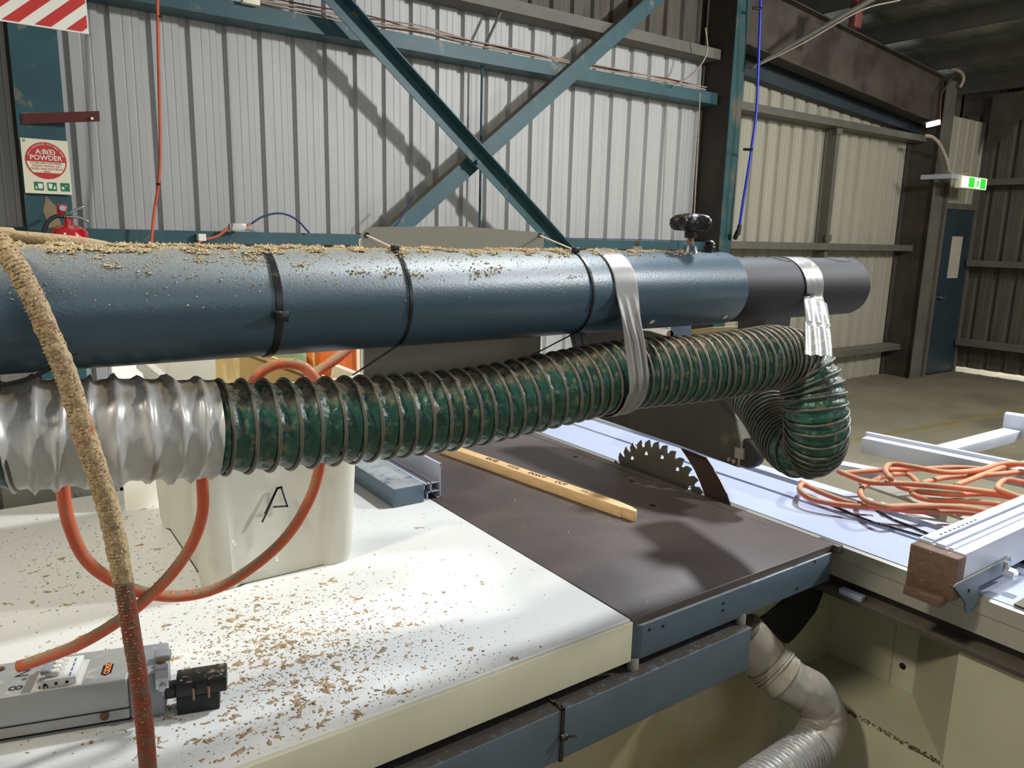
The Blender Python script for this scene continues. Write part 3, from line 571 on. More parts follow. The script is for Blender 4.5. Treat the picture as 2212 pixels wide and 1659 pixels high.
# front rail beam on spacers
BY = .95; bt, bb, bx = ony(1625, 1355, BY), ony(1617, 1446, BY), ony(1625, 1355, BY)[0]
G().box((X0, BY, bb[2]), (bx, BY+.09, bt[2])).make('guide_beam', M['beam'], sw_, bevel=.003)
for (x, y) in ((1365, 1455), (1597, 1356)):
    p = ony(x, y, BY+.03); G().cyl((p[0], BY+.03, bt[2]-.005), (p[0], BY+.03, TZ_-.09), .0125, 16).make('spacer', M['alubody'], sw_, smooth=True)
# zip tie on the beam
p = ony(1218, 1560, BY-.002); t = thing('cable_tie', 'black cable tie around the blue guide beam below the table', 'cable tie', (p[0], BY, bb[2]))
g = G(); e_ = .002; x0 = p[0]-.006; x1 = x0+.008
for a, b in (((x0, BY-e_, bb[2]-e_), (x1, BY, bt[2]+e_)), ((x0, BY-e_, bt[2]), (x1, BY+.09+e_, bt[2]+e_)), ((x0, BY-e_, bb[2]-e_), (x1, BY+.09+e_, bb[2])), ((x0, BY+.09, bb[2]-e_), (x1, BY+.09+e_, bt[2]+e_))): g.box(a, b)
g.make('strap', M['black'], t); p2 = ony(1222, 1592, BY-.006); G().box((x0-.003, BY-.010, p2[2]-.005), (x1+.004, BY-.002, p2[2]+.005)).make('tie_head', M['black'], t, bevel=.001)
G().bar((x1+.003, BY-.006, p2[2]), (x1+.022, BY-.018, p2[2]-.0), .005, .0015).make('tie_tail', M['black'], t)
# sliding table
SX0, SX1 = 1.725, 2.02
G().prism([(SX0, .778), (SX0, TZ_-.002), (SX0+.18, TZ_-.002), (SX0+.182, TZ_-.007), (SX0+.19, TZ_-.007), (SX0+.192, TZ_), (SX1, TZ_), (SX1, .778)], 'y', -.2, 3.35).make('sliding_carriage', M['alu'], sw_)
G().prism([(SX0-.006, .778), (SX0-.001, .778), (SX0-.001, .866), (SX0-.010, .862), (SX0-.010, .828), (SX0-.006, .824)], 'y', -.2, 3.3).make('carriage_side', M['alubody'], sw_)
G().box((SX0+.03, -.2, .745), (SX1-.04, 3.3, .778)).make('roller_gap', M['darkrail'], sw_)
G().box((1.695, -.2, .735), (SX1+.05, 3.1, .745)).make('base_flange', M['darkrail'], sw_)
a = onx(1822, 1244, 1.715); b = onx(1870, 1268, 1.715); G().box((1.70, b[1], .7455), (1.722, a[1], .760)).make('wiper_strip', M['alu'], sw_, bevel=.002)
XF, XI, ztop = 1.715, 1.93, .735
G().prism([(XF, -.2), (XF, .665), (XI, .845), (2.2, .845), (2.2, -.2)], 'z', 0, ztop).make('cabinet', M['machine'], sw_)
G().box((XI, .84, 0), (2.2, 1.09, ztop)).make('recess_back', M['machine'], sw_)
G().prism([(XF, .66), (XF, 1.09), (XI, 1.09), (XI, .84)], 'z', 0, .44).make('recess_floor', M['machine'], sw_)
G().box((1.69, 1.09, 0), (2.2, 3.0, ztop)).make('recess_side', M['machine'], sw_)
p = Vector(onx(1950, 1439, XI)); G().cyl((XI-.001, p.y, p.z), (XI+.002, p.y, p.z), .009, 14).make('bolt_hole', M['void'], sw_)
G().box((XI-.002, .905, .44), (XI, .909, ztop)).make('weld_seam', M['panel'], sw_)
G().box((.2, 1.0895, 0), (1.69, 2.25, .772)).make('base_panel', M['panel'], sw_)
P = [(XF+rnd.uniform(-.003, .006), rnd.uniform(.67, .92), .44+rnd.uniform(-.004, .001)) for k in range(260)]
WELD = P
cres = [(215, 365), (330, 300), (440, 210), (500, 150), (600, 105), (715, 60), (752, 70), (735, 160), (690, 270), (600, 390), (530, 470), (485, 510), (430, 495), (330, 420)]
pp = [ony(1560+x/3.393, 1240+y/3.393, 1.083) for x, y in cres]
G().prism([(q[0], q[2]) for q in pp], 'y', 1.083, 1.0893).make('duct_opening', M['void'], sw_)
# rip fence rail piece
# ---------------- blade, riving knife
BX = 1.712; cy, cz = 1.60, .76; RB = .222
pts = []; NT = 36; BR = RB
for k in range(NT):
    t0 = 2*math.pi*k/NT
    for dt, r in ((0, BR), (.03, BR-.003), (.07, BR-.007), (.090, BR-.011), (.102, BR-.019), (.118, BR-.024), (.136, BR-.023), (.149, BR-.014), (.154, BR-.003)):
        t_ = -(t0+dt*2*math.pi/NT/.1575); pts.append((cy+r*math.cos(t_), cz+r*math.sin(t_)))
bm = bmesh.new()
vs = [bm.verts.new((0, y, z)) for y, z in pts]
edges = [bm.edges.new((vs[i], vs[(i+1) % len(vs)])) for i in range(len(vs))]
for k in range(16):
    t_ = 2*math.pi*(k+.3)/16; hy, hz = cy+BR*.80*math.cos(t_), cz+BR*.80*math.sin(t_); hv = [bm.verts.new((0, hy+.0065*math.cos(a), hz+.0065*math.sin(a))) for a in np.linspace(0, 2*math.pi, 15)[:-1]]
    edges += [bm.edges.new((hv[i], hv[(i+1) % 14])) for i in range(14)]
bmesh.ops.triangle_fill(bm, use_beauty=True, use_dissolve=False, edges=edges)
ex_ = bmesh.ops.extrude_face_region(bm, geom=bm.faces[:]); 
for v in [e for e in ex_['geom'] if isinstance(e, bmesh.types.BMVert)]: v.co.x += .003
bmesh.ops.recalc_face_normals(bm, faces=bm.faces)
org = Vector((BX, cy, cz-RB))
for v in bm.verts: v.co += Vector((BX, 0, 0))-org
me = bpy.data.meshes.new('saw_blade'); bm.to_mesh(me); bm.free(); bl = link('saw_blade', me, M['steel'], None, org)
tag(bl, 'round toothed steel saw blade rising through the table', 'saw blade')
k1 = [(onx(x, y, BX)[1], onx(x, y, BX)[2]) for x, y in ((1470, 968), (1486, 992), (1500, 1015), (1512, 1042), (1521, 1067), (1528, 1100))]
k2 = [(onx(x, y, BX)[1], onx(x, y, BX)[2]) for x, y in ((1584, 1120), (1577, 1090), (1569, 1065), (1555, 1037), (1540, 1012), (1524, 988))]
o = G().prism(k1+k2, 'x', BX, BX+.003).make('riving_knife', M['knife']); tag(o, 'dark curved riving knife standing behind the blade', 'riving knife')
# ---------------- overhead guard
gd = thing('blade_guard', 'dark dusty overhead blade guard with a small black wheel', 'blade guard', (1.71, 1.6, 1.0))
GX = 1.67
def gp(x, y): q = onx(x, y, GX); return (q[1], q[2])
poly = [gp(1262, 893), gp(1471, 963), gp(1592, 1009), gp(1600, 960), gp(1588, 905), gp(1570, 850), gp(1545, 790), gp(1500, 745), gp(1400, 715), gp(1240, 700)]
G().prism(poly, 'x', GX, GX+.006).make('side_plate', M['guard'], gd)
G().prism(poly, 'x', GX+.10, GX+.106).make('side_plate', M['guard'], gd)
for i in range(2, 9):
    (ya, za), (yb, zb_) = poly[i], poly[i+1]
    G().hex([(GX, ya, za), (GX, yb, zb_), (GX+.106, yb, zb_), (GX+.106, ya, za), (GX, ya-.006, za), (GX, yb-.006, zb_+.002), (GX+.106, yb-.006, zb_+.002), (GX+.106, ya-.006, za)]).make('rim', M['guardedge'], gd)
c = onx(1622, 978, GX+.03); 
g = G(); lathe(g, (GX+.01, c[1], c[2]), [(.014, -.004), (.036, -.004), (.041, .002), (.041, .026), (.036, .032), (.014, .032)], 28, 'x'); g.make('roller_wheel', M['blackrub'], gd, smooth=True)
G().bar((GX+.004, poly[2][0]+.01, poly[2][1]+.04), (GX+.004, c[1], c[2]), .012, .03, (0, 0, 1)).make('wheel_arm', M['guardedge'], gd)
for (x, y) in ((1577, 992), (1587, 996)):
    q = onx(x, y, GX); G().cyl((GX, q[1], q[2]), (GX-.006, q[1], q[2]), .006, 10).make('nut', M['guardedge'], gd)
q = onx(1512, 712, 1.70); G().box((1.60, q[1]-.02, q[2]-.06), (1.64, q[1]+.02, q[2]+.04)).make('mount_post', M['bluepaint'], gd)
q = onx(1655, 705, 1.62); G().box((1.56, q[1]-.04, q[2]-.05), (1.66, q[1]+.04, q[2]+.03)).make('mount_block', M['blackrub'], gd)
q = onx(1458, 722, 1.62); G().cyl((1.6, q[1], q[2]), (1.64, q[1], q[2]), .013, 12).make('brass_knob', M['copper'], gd, smooth=True)
# back plate of the guard top (tan cover)
poly2 = [gp(1300, 730), gp(1470, 712), gp(1620, 708), gp(1640, 735), gp(1560, 800), gp(1300, 800)]
G().prism(poly2, 'x', GX+.11, GX+.16).make('top_cover', M['barepatch'], gd)

# ---------------- overarm tube
TY, TZc, TR = 1.0, 1.515, .0707
xe = ony(1600, 620, TY-TR*.7)[0]; xk = 1.66
arm = thing('guard_arm', 'big blue overhead tube arm covered in sawdust', 'tube', (.6, TY, TZc-TR))
g = G(); prof = [(TR, -1.2), (TR, xe-.003), (TR-.002, xe), (TR-.004, xe), (TR-.004, xe-.1)]
lathe(g, (0, TY, TZc), prof, 96, 'x')
ob = g.make('blue_tube', M['tube'], arm, smooth=True)
g = G(); KR = .0648; KZ = 1.511
lathe(g, (0, TY, KZ), [(KR, xe-.12), (KR, xk-.002), (KR-.001, xk), (KR-.004, xk), (KR-.004, xe)], 72, 'x'); kt = g.make('black_inner_pipe', M['blackpipe'], arm, smooth=True)
for xa, xb_ in ((ony(1660, 562, TY)[0], ony(1715, 562, TY)[0]), (ony(1775, 562, TY)[0], ony(1822, 562, TY)[0])):
    V = []; n = 14
    for s_ in range(n):
        a = 2*math.pi*s_/n; x = (xa+xb_)/2+(xb_-xa)/2*math.cos(a); th = R_(78)+R_(17)*math.sin(a)
        V.append((x, TY-(KR+.0008)*math.cos(th), KZ+(KR+.0008)*math.sin(th)))
    mesh('pipe_slot', V, [tuple(range(n))], M['void'], kt)
# knob, cap bolt, nut
kx = ony(1490, 545, TY)[0]; kz = TZc+TR
g = G(); lathe(g, (kx, TY, kz-.004), [(.018, 0), (.014, .008), (.012, .016)], 20); g.make('boss', M['tube'], arm, smooth=True)
G().cyl((kx, TY, kz), (kx, TY, kz+.045), .0055, 14).make('threaded_stud', M['copper'], arm, smooth=True)
g = G(); prof = [(.012, .028), (.0125, .042), (.0125, .043)]; lathe(g, (kx, TY, kz-.002), prof, 20); kn = g.make('knob_collar', M['black'], arm)
V = []; n = 60; lev = [(.014, .039), (.027, .040), (.033, .044), (.0355, .051), (.035, .060), (.030, .067), (.018, .071), (.002, .072)]
for r, h in lev:
    for k in range(n):
        a = 2*math.pi*k/n; rr_ = r*(1+(.17*math.cos(5*a+.6) if r > .02 else 0)); V.append((kx+rr_*math.cos(a), TY+rr_*math.sin(a), kz+h))
Fc = [(i*n+k, i*n+(k+1) % n, (i+1)*n+(k+1) % n, (i+1)*n+k) for i in range(len(lev)-1) for k in range(n)]+[tuple(range((len(lev)-1)*n, len(lev)*n)), tuple(range(n-1, -1, -1))]
mesh('star_knob', V, Fc, M['black'], arm, smooth=True)
bx_ = ony(1532, 545, TY)[0]; g = G(); lathe(g, (bx_, TY, kz-.002), [(.0125, 0), (.0125, .012), (.0105, .013), (.0105, .019), (.006, .024), (.001, .025)], 16); g.make('cap_nut', M['black'], arm, smooth=True)
nx = ony(1376, 540, TY)[0]; g = G(); lathe(g, (nx, TY, kz-.001), [(.009, 0), (.009, .010)], 6); g.make('hex_nut', M['chrome'], arm)
G().cyl((nx, TY, kz+.008), (nx, TY, kz+.018), .005, 10).make('bolt_end', M['rust'], arm)
for (x, y) in ((1411, 700), (1569, 688)):
    d_ = ray(x, y); th = math.atan2(d_[2], d_[1]); dd = .94
    p = CAM+d_*((TY-TR*.72)/d_[1]); v = Vector((0, p[1]-TY, p[2]-TZc)).normalized(); q = Vector((p[0], TY, TZc))+v*TR
    G().cyl(q-v*.001, q+v*.0006, .0055, 14).make('rivet', M['white'], arm)
# board held behind the tube
t_y = 1.085; bx0, bx1 = ony(783, 510, t_y)[0], ony(1175, 510, t_y)[0]; zt = ony(980, 492, t_y)[2]
bd = thing('backing_board', 'taupe rectangular board tied behind the blue tube', 'board', ((bx0+bx1)/2, t_y, 1.3))
zlow = 1.29
P_ = [(bx0, zlow), (bx1, zlow), (bx1, zt-.004), ((bx0+bx1)/2, zt+.003), (bx0+.01, zt-.003), (bx0, zt-.012)]
G().prism(P_, 'y', t_y, t_y+.006).make('plate', M['board'], bd)
hl = []
for (x, y) in ((793, 508), (1167, 508)):
    p = ony(x, y, t_y-.001); hl.append(p); G().cyl((p[0], t_y-.0008, p[2]), (p[0], t_y+.001, p[2]), .0042, 14).make('tie_hole', M['void'], bd)
a = ony(766, 515, t_y+.03); b = ony(792, 560, t_y+.03); o = G().box((a[0], t_y+.012, b[2]-.05), (b[0]+.02, t_y+.016, a[2])).make('clear_plastic_edge', M['clear'], bd, bevel=.002)
G().box((bx0+.03, t_y+.006, 1.4), (bx0+.05, t_y+.016, 1.42)).make('fixing', M['chrome'], bd)
# cable ties round the tube
def band(px, wth, r, name, parent, m, a0, a1, skew=0., n=48):
    """strap hugging the tube, angles measured from straight up toward the camera"""
    x = px; V = []
    for k in range(n+1):
        a = R_(a0+(a1-a0)*k/n); xx = x+skew*math.sin(a)
        for rr_ in (r, r+.0016):
            for dx in (-wth/2, wth/2): V.append((xx+dx, TY-rr_*math.sin(a), TZc+rr_*math.cos(a)))
    Fc = []
    for k in range(n):
        o_ = 4*k
        Fc += [(o_+2, o_+3, o_+7, o_+6), (o_, o_+4, o_+5, o_+1), (o_, o_+2, o_+6, o_+4), (o_+1, o_+5, o_+7, o_+3)]
    Fc += [(0, 1, 3, 2), (4*n, 4*n+2, 4*n+3, 4*n+1)]
    return mesh(name, V, Fc, m, parent, smooth=True)
x1_ = ony(604, 650, TY-TR)[0]
t = thing('cable_tie', 'wide black cable tie clamped alone around the dusty blue tube', 'cable tie', (x1_, TY, TZc-TR))
band(x1_, .0085, TR+.0004, 'strap', t, M['black'], -170, 185)
p = ony(613, 684, TY-TR-.004); G().box((x1_-.007, TY-TR-.010, p[2]-.006), (x1_+.008, TY-TR-.001, p[2]+.007)).make('tie_head', M['black'], t, bevel=.0015)
for i, (px, pyh, pxh, lab) in enumerate(((852, 545, 868, 'thin black cable tie from the left hole of the taupe board'), (1241, 560, 1262, 'thin black cable tie from the right hole of the taupe board'))):
    ph = ony(px, pyh, TY-.02); xc = ph[0]
    t = thing('cable_tie', lab, 'cable tie', (xc, TY, TZc-TR))
    band(xc, .0042, TR+.0004, 'strap', t, M['black'], 17, 150)
    a = R_(17); hp = Vector((xc, TY-(TR+.004)*math.sin(a), TZc+(TR+.004)*math.cos(a)))
    G().box(hp-Vector((.005, .005, .004)), hp+Vector((.005, .005, .005))).make('tie_head', M['black'], t, bevel=.001)
    G().bar(hp, Vector(hl[i])+Vector((0, .003, 0)), .0042, .0016).make('tie_tail', M['wirewhite'], t)
    a = R_(150); e1 = Vector((xc, TY-(TR+.001)*math.sin(a), TZc+(TR+.001)*math.cos(a)))
    G().bar(e1, Vector((xc-.02, t_y, TZc-TR-.055)), .0042, .0016).make('lower_strap', M['black'], t)

t = thing('cable_tie', 'long black cable tie curving under the tube at the left edge', 'cable tie', tuple(ony(60, 830, .93)))
Q, _ = resample(crom([ony(-60, 842, .95), ony(0, 833, .935), ony(60, 818, .925), ony(110, 795, .922), ony(160, 765, .9285)]), .006); V, Fc = sweep(Q, lambda i, th, s: .0026 if abs(math.sin(th)) > .6 else .0014, 6); mesh('strap', V, Fc, M['black'], t)
G().bar(ony(150, 770, .9275), ony(168, 762, .9285), .005, .003).make('tie_head', M['black'], t)
# ---------------- green ribbed hose
HP = [(-1.25, 1.12, 1.18), (-.75, 1.08, 1.25), (-.38, 1.045, 1.31), ony(-170, 985, 1.02), ony(-60, 955, 1.01), ony(60, 940, 1.0), ony(250, 930, .99), ony(480, 923, .985), ony(740, 908, .98), ony(1000, 882, .975), ony(1180, 845, .965), ony(1350, 810, .95), ony(1500, 797, .925), ony(1610, 782, .90),
      ony(1670, 772, .90), ony(1722, 786, .885), ony(1752, 832, .86), ony(1762, 890, .845), ony(1763, 935, .85), ony(1754, 966, .88), ony(1722, 968, .92), ony(1688, 935, 1.0), ony(1655, 885, 1.09), ony(1610, 835, 1.19), ony(1560, 800, 1.3)]
HQ, HL = resample(crom([Vector(p) for p in HP], 16), .0035)
HR = .0605
cum = [0]
for a, b in zip(HQ, HQ[1:]): cum.append(cum[-1]+(b-a).length)
EXT = cum[min(range(len(HQ)), key=lambda i: (HQ[i]-Vector(HP[3])).length)]
def s_at(px_target, ylim=None):
    best = min((i for i in range(int(len(HQ)*.75)) if cum[i] > EXT), key=lambda i: abs((W/2+F*((np.array(HQ[i])-CAM)@RT)/((np.array(HQ[i])-CAM)@fwd))-px_target)); return cum[best]
sA, sB, sC = s_at(22), s_at(458), s_at(1352)
# ring positions: pitch tighter to the right
rings = []; s = .004
while s < HL-.01:
    rings.append(s); u = (s-EXT)/(HL-EXT)
    s += .0285 if u < .22 else (.0265 if u < .4 else (.0215 if u < .55 else .0165))
rings_a = np.array(rings)
def hose_r(i, th, s):
    j = np.searchsorted(rings_a, s); lo = rings_a[max(0, j-1)]; hi = rings_a[min(j, len(rings_a)-1)]
    u = 0 if hi <= lo else min(1, max(0, (s-lo)/(hi-lo)))
    p = HQ[min(i, len(HQ)-1)]
    nz = noise.noise(Vector((s*70, math.cos(th)*2.6, math.sin(th)*2.6)))
    n2 = noise.noise(Vector((s*170, math.cos(th)*7, math.sin(th)*7)))
    w = math.sin(math.pi*u)
    n3 = noise.noise(Vector((s*55+math.sin(th)*3, th*1.1, 9)))
    return HR-.0058*w*(1+.4*nz)+.0022*nz*w+.0026*n2*w+.0045*w*max(0, .25-abs(n3))*2.2
hs = thing('dust_hose', 'green ribbed dust extraction hose strapped under the blue tube', 'hose', tuple(Vector(ony(800, 905, .98))-Vector((0, 0, .06))))
V, Fc = sweep(HQ, hose_r, 72, caps=True)
mesh('fabric_sleeve', V, Fc, M['hose'], hs, smooth='all')
# one ring mesh shared by every wire ring
tr = G(); n1, n2_ = 40, 8; V = []
for i in range(n1):
    a = 2*math.pi*i/n1
    for j in range(n2_):
        b = 2*math.pi*j/n2_; r = HR+.0010+.0026*math.cos(b); V.append((r*math.cos(a), r*math.sin(a), .0026*math.sin(b)))
ringme = bpy.data.meshes.new('wire_ring'); ringme.from_pydata(V, [], [(i*n2_+j, ((i+1) % n1)*n2_+j, ((i+1) % n1)*n2_+(j+1) % n2_, i*n2_+(j+1) % n2_) for i in range(n1) for j in range(n2_)])
ringme.polygons.foreach_set('use_smooth', [True]*len(ringme.polygons)); ringme.materials.append(M['ring'])
off = woff(hs)
for s in rings:
    if sA+.004 < s < sB-.004: continue
    i = min(range(len(cum)), key=lambda k: abs(cum[k]-s)) if False else int(np.searchsorted(cum, s)); i = max(1, min(len(HQ)-2, i))
    tdir = (HQ[i+1]-HQ[i-1]).normalized(); 
    tdir = (tdir+Vector((.03, .03, .04))).normalized()
    o = bpy.data.objects.new('wire_ring', ringme); C.objects.link(o); o.parent = hs
    o.rotation_mode = 'QUATERNION'; o.rotation_quaternion = tdir.to_track_quat('Z', 'X'); o.location = HQ[i]-off
# duct tape wrapped section
seg = [p for p, c in zip(HQ, cum) if sA <= c <= sB]; ss = [c for c in cum if sA <= c <= sB]
def tape_r(i, th, s):
    s0 = ss[i]; skew = .006*math.sin(th*1.0+s0*40)+.004*noise.noise(Vector((s0*14, math.cos(th), math.sin(th))))
    u = ((s0+skew)/.0285) % 1.0; ridge = math.exp(-((min(u, 1-u))/.15)**2)
    fold = noise.noise(Vector((s0*38+2*math.sin(th), th*.9, 3)))
    return HR+.0008+.0080*ridge*(.82+.18*math.sin(th*2+s0*90))+.0030*fold+.0030*abs(noise.noise(Vector((s0*95+th*3, th*1.4, 7))))
V, Fc = sweep(seg, tape_r, 96, caps=False)
n = 96; m_ = len(seg)
mesh('duct_tape_wrap', V, Fc, M['ducthose'], hs, smooth='all')
# straps (tape) around tube and hose
def strap(name, x, wth, r1, c1, r2, c2, m, label, npl=5, amp=.0035, swingx=0., end_px=None):
    """closed band: hull of two circles in the YZ plane at x"""
    from math import atan2, acos
    pts = []
    for k in range(40): a = 2*math.pi*k/40; pts.append((c1[0]+r1*math.cos(a), c1[1]+r1*math.sin(a))); pts.append((c2[0]+r2*math.cos(a), c2[1]+r2*math.sin(a)))
    pts = sorted(set(pts))
    def cross(o, a, b): return (a[0]-o[0])*(b[1]-o[1])-(a[1]-o[1])*(b[0]-o[0])
    lo = []; hi = []
    for p in pts:
        while len(lo) > 1 and cross(lo[-2], lo[-1], p) <= 0: lo.pop()
        lo.append(p)
    for p in reversed(pts):
        while len(hi) > 1 and cross(hi[-2], hi[-1], p) <= 0: hi.pop()
        hi.append(p)
    hull = lo[:-1]+hi[:-1]
    # resample
    P, L = resample([Vector((0, a, b)) for a, b in hull+[hull[0]]], .005); P = P[:-1]; n = len(P); cxy = Vector((0, (c1[0]+c2[0])/2, (c1[1]+c2[1])/2))
    nw = 26; V = []; 
    for i, p in enumerate(P):
        t_ = (P[(i+1) % n]-P[i-1]).normalized(); nr = Vector((0, t_.z, -t_.y)); 
        if nr.dot(p-cxy) < 0: nr = -nr
        f = min(1, max(0, (c1[1]-p.z)/.07)); f = f if p.z > c2[1]-r2*.3 else f*.5      # pleats grow downward
        wl = wth*(1-.16*f*(1 if p.z < c1[1] else 0)); 
        for th in (0, .0009):
            for j in range(nw+1):
                u = j/nw; pl = amp*f*(math.sin(u*npl*2*math.pi+1.5*math.sin(p.z*30))*.5+.5+.5*noise.noise(Vector((u*6, p.z*9, x*7))))
                V.append(Vector((x+swingx*f+(u-.5)*wl, p.y, p.z))+nr*(pl+th+.0006))
    Fc = []; rw = nw+1; st_ = 2*rw
    for i in range(n):
        a0 = i*st_; b0 = ((i+1) % n)*st_
        for j in range(nw):
            Fc += [(a0+rw+j, a0+rw+j+1, b0+rw+j+1, b0+rw+j), (a0+j, b0+j, b0+j+1, a0+j+1)]
        Fc += [(a0, a0+rw, b0+rw, b0), (a0+nw, b0+nw, b0+rw+nw, a0+rw+nw)]
    o = mesh(name, V, Fc, m, None, smooth='all'); bm = bmesh.new(); bm.from_mesh(o.data); bmesh.ops.recalc_face_normals(bm, faces=bm.faces); bm.to_mesh(o.data); bm.free()
    return tag(o, label, 'tape')
def hose_at_x(x, hi=.75):
    i = min(range(int(len(HQ)*hi)), key=lambda k: abs(HQ[k].x-x)); return HQ[i]
xs1 = ony(1352, 640, TY-TR)[0]; h1 = hose_at_x(xs1)
strap('duct_tape_strap', xs1, .050, TR+.0006, (TY, TZc), HR+.004, (h1.y, h1.z), M['duct'], 'silver duct tape strap binding hose to blue tube', 2.6, .005)
xs2 = ony(1762, 600, TY-KR)[0]; h2 = Vector(ony(1745, 790, .80))
i2 = int(len(HQ)*.0); h2 = min(HQ, key=lambda p: (p-Vector(ony(1722, 775, .83))).length)
def strap2():
    """tape strap from the black pipe down to the hose bend"""
    P0 = []
    top = Vector((xs2, TY, KZ))
    for a in np.linspace(-100, 100, 20): P0.append(top+Vector((0, -(KR+.001)*math.sin(R_(a)), (KR+.001)*math.cos(R_(a)))))
    bot = Vector(ony(1768, 766, .787)); s0_ = Vector((xs2, TY-KR-.002, KZ-.015))
    P0 = [p for p in P0 if p.z > KZ-.010 or p.y > TY]
    P0 += [Vector(q) for q in crom([s0_, s0_.lerp(bot, .35)+Vector((0, -.004, -.008)), s0_.lerp(bot, .7)+Vector((0, -.003, -.006)), bot], 8)]
    P, L = resample(P0, .006); nw = 22; V = []; n = len(P)
    for i, p in enumerate(P):
        f = max(0, min(1, (KZ+.03-p.z)/.08)) if i > 8 else 0; wl = .066*(1-.28*f*(1 if f < 1 else 1))
        t_ = (P[min(i+1, n-1)]-P[max(0, i-1)]).normalized(); g_ = max(0, min(1, (i/n-.45)/.5)); ax = Vector((1-.55*g_, -.85*g_, 0)); ax = (ax-t_*ax.dot(t_)).normalized(); nr = ax.cross(t_).normalized()
        if nr.dot(p-top) < 0: nr = -nr
        for th in (0, .0009):
            for j in range(nw+1):
                u = j/nw; pl = .0028*f*(math.sin(u*2.7*2*math.pi+p.z*25)*.5+.5); V.append(p+ax*(u-.5)*wl+nr*(pl+th))
    Fc = []; rw = nw+1; st_ = 2*rw
    for i in range(n-1):
        a0, b0 = i*st_, (i+1)*st_
        for j in range(nw): Fc += [(a0+rw+j, a0+rw+j+1, b0+rw+j+1, b0+rw+j), (a0+j, b0+j, b0+j+1, a0+j+1)]
        Fc += [(a0, a0+rw, b0+rw, b0), (a0+nw, b0+nw, b0+rw+nw, a0+rw+nw)]
    o = mesh('duct_tape_strap', V, Fc, M['duct'], None, smooth='all'); bm = bmesh.new(); bm.from_mesh(o.data); bmesh.ops.recalc_face_normals(bm, faces=bm.faces); bm.to_mesh(o.data); bm.free()
    tag(o, 'silver duct tape strap hanging from the black pipe end', 'tape')
strap2()

# ---------------- sawdust
def chips(name, P, S, m, parent=None, flat=.35, label=None, seed=1, elong=1.6):
    """irregular little wedges: one mesh, stuff"""
    r = np.random.RandomState(seed); n = len(P); P = np.array(P); S = np.array(S).reshape(-1, 1, 1)
    base = np.array([[1, 0, 0], [.3, .8, .1], [-.7, .5, 0], [-.8, -.5, .1], [.2, -.9, 0], [.1, .1, 1.0]], float)
    B = base[None]*(1+.45*r.randn(n, 6, 3)); B[:, :, 0] *= 1+(elong-1)*r.rand(n, 1); B[:, :, 2] *= flat/.5
    a = r.rand(n)*2*np.pi; ca, sa = np.cos(a), np.sin(a)
    X = B[:, :, 0]*ca[:, None]-B[:, :, 1]*sa[:, None]; Y_ = B[:, :, 0]*sa[:, None]+B[:, :, 1]*ca[:, None]
    V = np.stack([X, Y_, np.abs(B[:, :, 2])*.7], 2)*S+P[:, None, :]
    f = np.array([[0, 1, 5], [1, 2, 5], [2, 3, 5], [3, 4, 5], [4, 0, 5], [4, 3, 2], [4, 2, 1], [4, 1, 0]])
    Fc = (f[None]+np.arange(n)[:, None, None]*6).reshape(-1, 3)
    o = mesh(name, V.reshape(-1, 3), Fc.tolist(), m, parent); o['kind'] = 'stuff'
    if label: tag(o, label, 'sawdust')
    return o
chips('weld_crust', WELD, [rnd.uniform(.0012, .0035) for _ in WELD], M['rust'], sw_, .8, None, 21)
# on the tube top
P = []; S = []
for k in range(46000):
    x = rs.beta(1.1, 1.9)*1.25+.0 if rs.rand() < .8 else rs.rand()*1.0
    if k > 34000: x = -rs.rand()*.9
    dens = noise.noise(Vector((x*16, 0, 2)))*.5+.6
    a = rs.randn()*(15 if rs.rand() < .8 else 40)*(.55+.6*dens)
    if a > 88 or a < -60: continue
    cl = noise.noise(Vector((x*34, a*.07, 5)))
    big = cl > .12 and abs(a) < 30
    if rs.rand() > .55+cl*1.3: continue
    a_ = R_(a); s_ = (.0004+.0008*rs.rand()) if not big else (.0007+.0015*rs.rand()); a_ += 0
    P.append((x-.05, TY-TR*math.sin(a_), TZc+TR*math.cos(a_)-.0002+(rs.rand()*.0025 if big else 0))); S.append(s_)
chips('sawdust_layer', P, S, M['chips_pale'], None, .9, 'pale sawdust heaped along the top of the blue tube', 3)
# clumps and cobweb threads on the tube front
P = []; S = []
for (x, y, nn, sp) in ((240, 575, 40, 9), (215, 555, 16, 8), (320, 590, 10, 6), (430, 560, 35, 12), (545, 562, 40, 14), (650, 573, 20, 8), (840, 590, 25, 12), (900, 592, 20, 10), (1040, 590, 40, 14), (1075, 582, 25, 8), (1235, 598, 14, 6), (780, 590, 20, 12), (500, 555, 40, 30), (1020, 575, 30, 40)):
    for k in range(nn):
        xx, yy = x+rs.randn()*sp, y+rs.randn()*sp*.35; d_ = ray(xx, yy); th = math.atan2(d_[2], d_[1])
        # near intersection with the tube
        A_ = d_[1]**2+d_[2]**2; B_ = -2*(d_[1]*TY+d_[2]*(TZc-ZC)); C_ = TY**2+(TZc-ZC)**2-TR**2; D_ = B_*B_-4*A_*C_
        if D_ < 0: continue
        p = CAM+d_*((-B_-math.sqrt(D_))/(2*A_)); P.append(p); S.append(.0006+.0012*rs.rand())
chips('sawdust_clumps', P, S, M['chips_pale'], None, .9, 'small clumps of sawdust stuck to the front of the blue tube', 4)
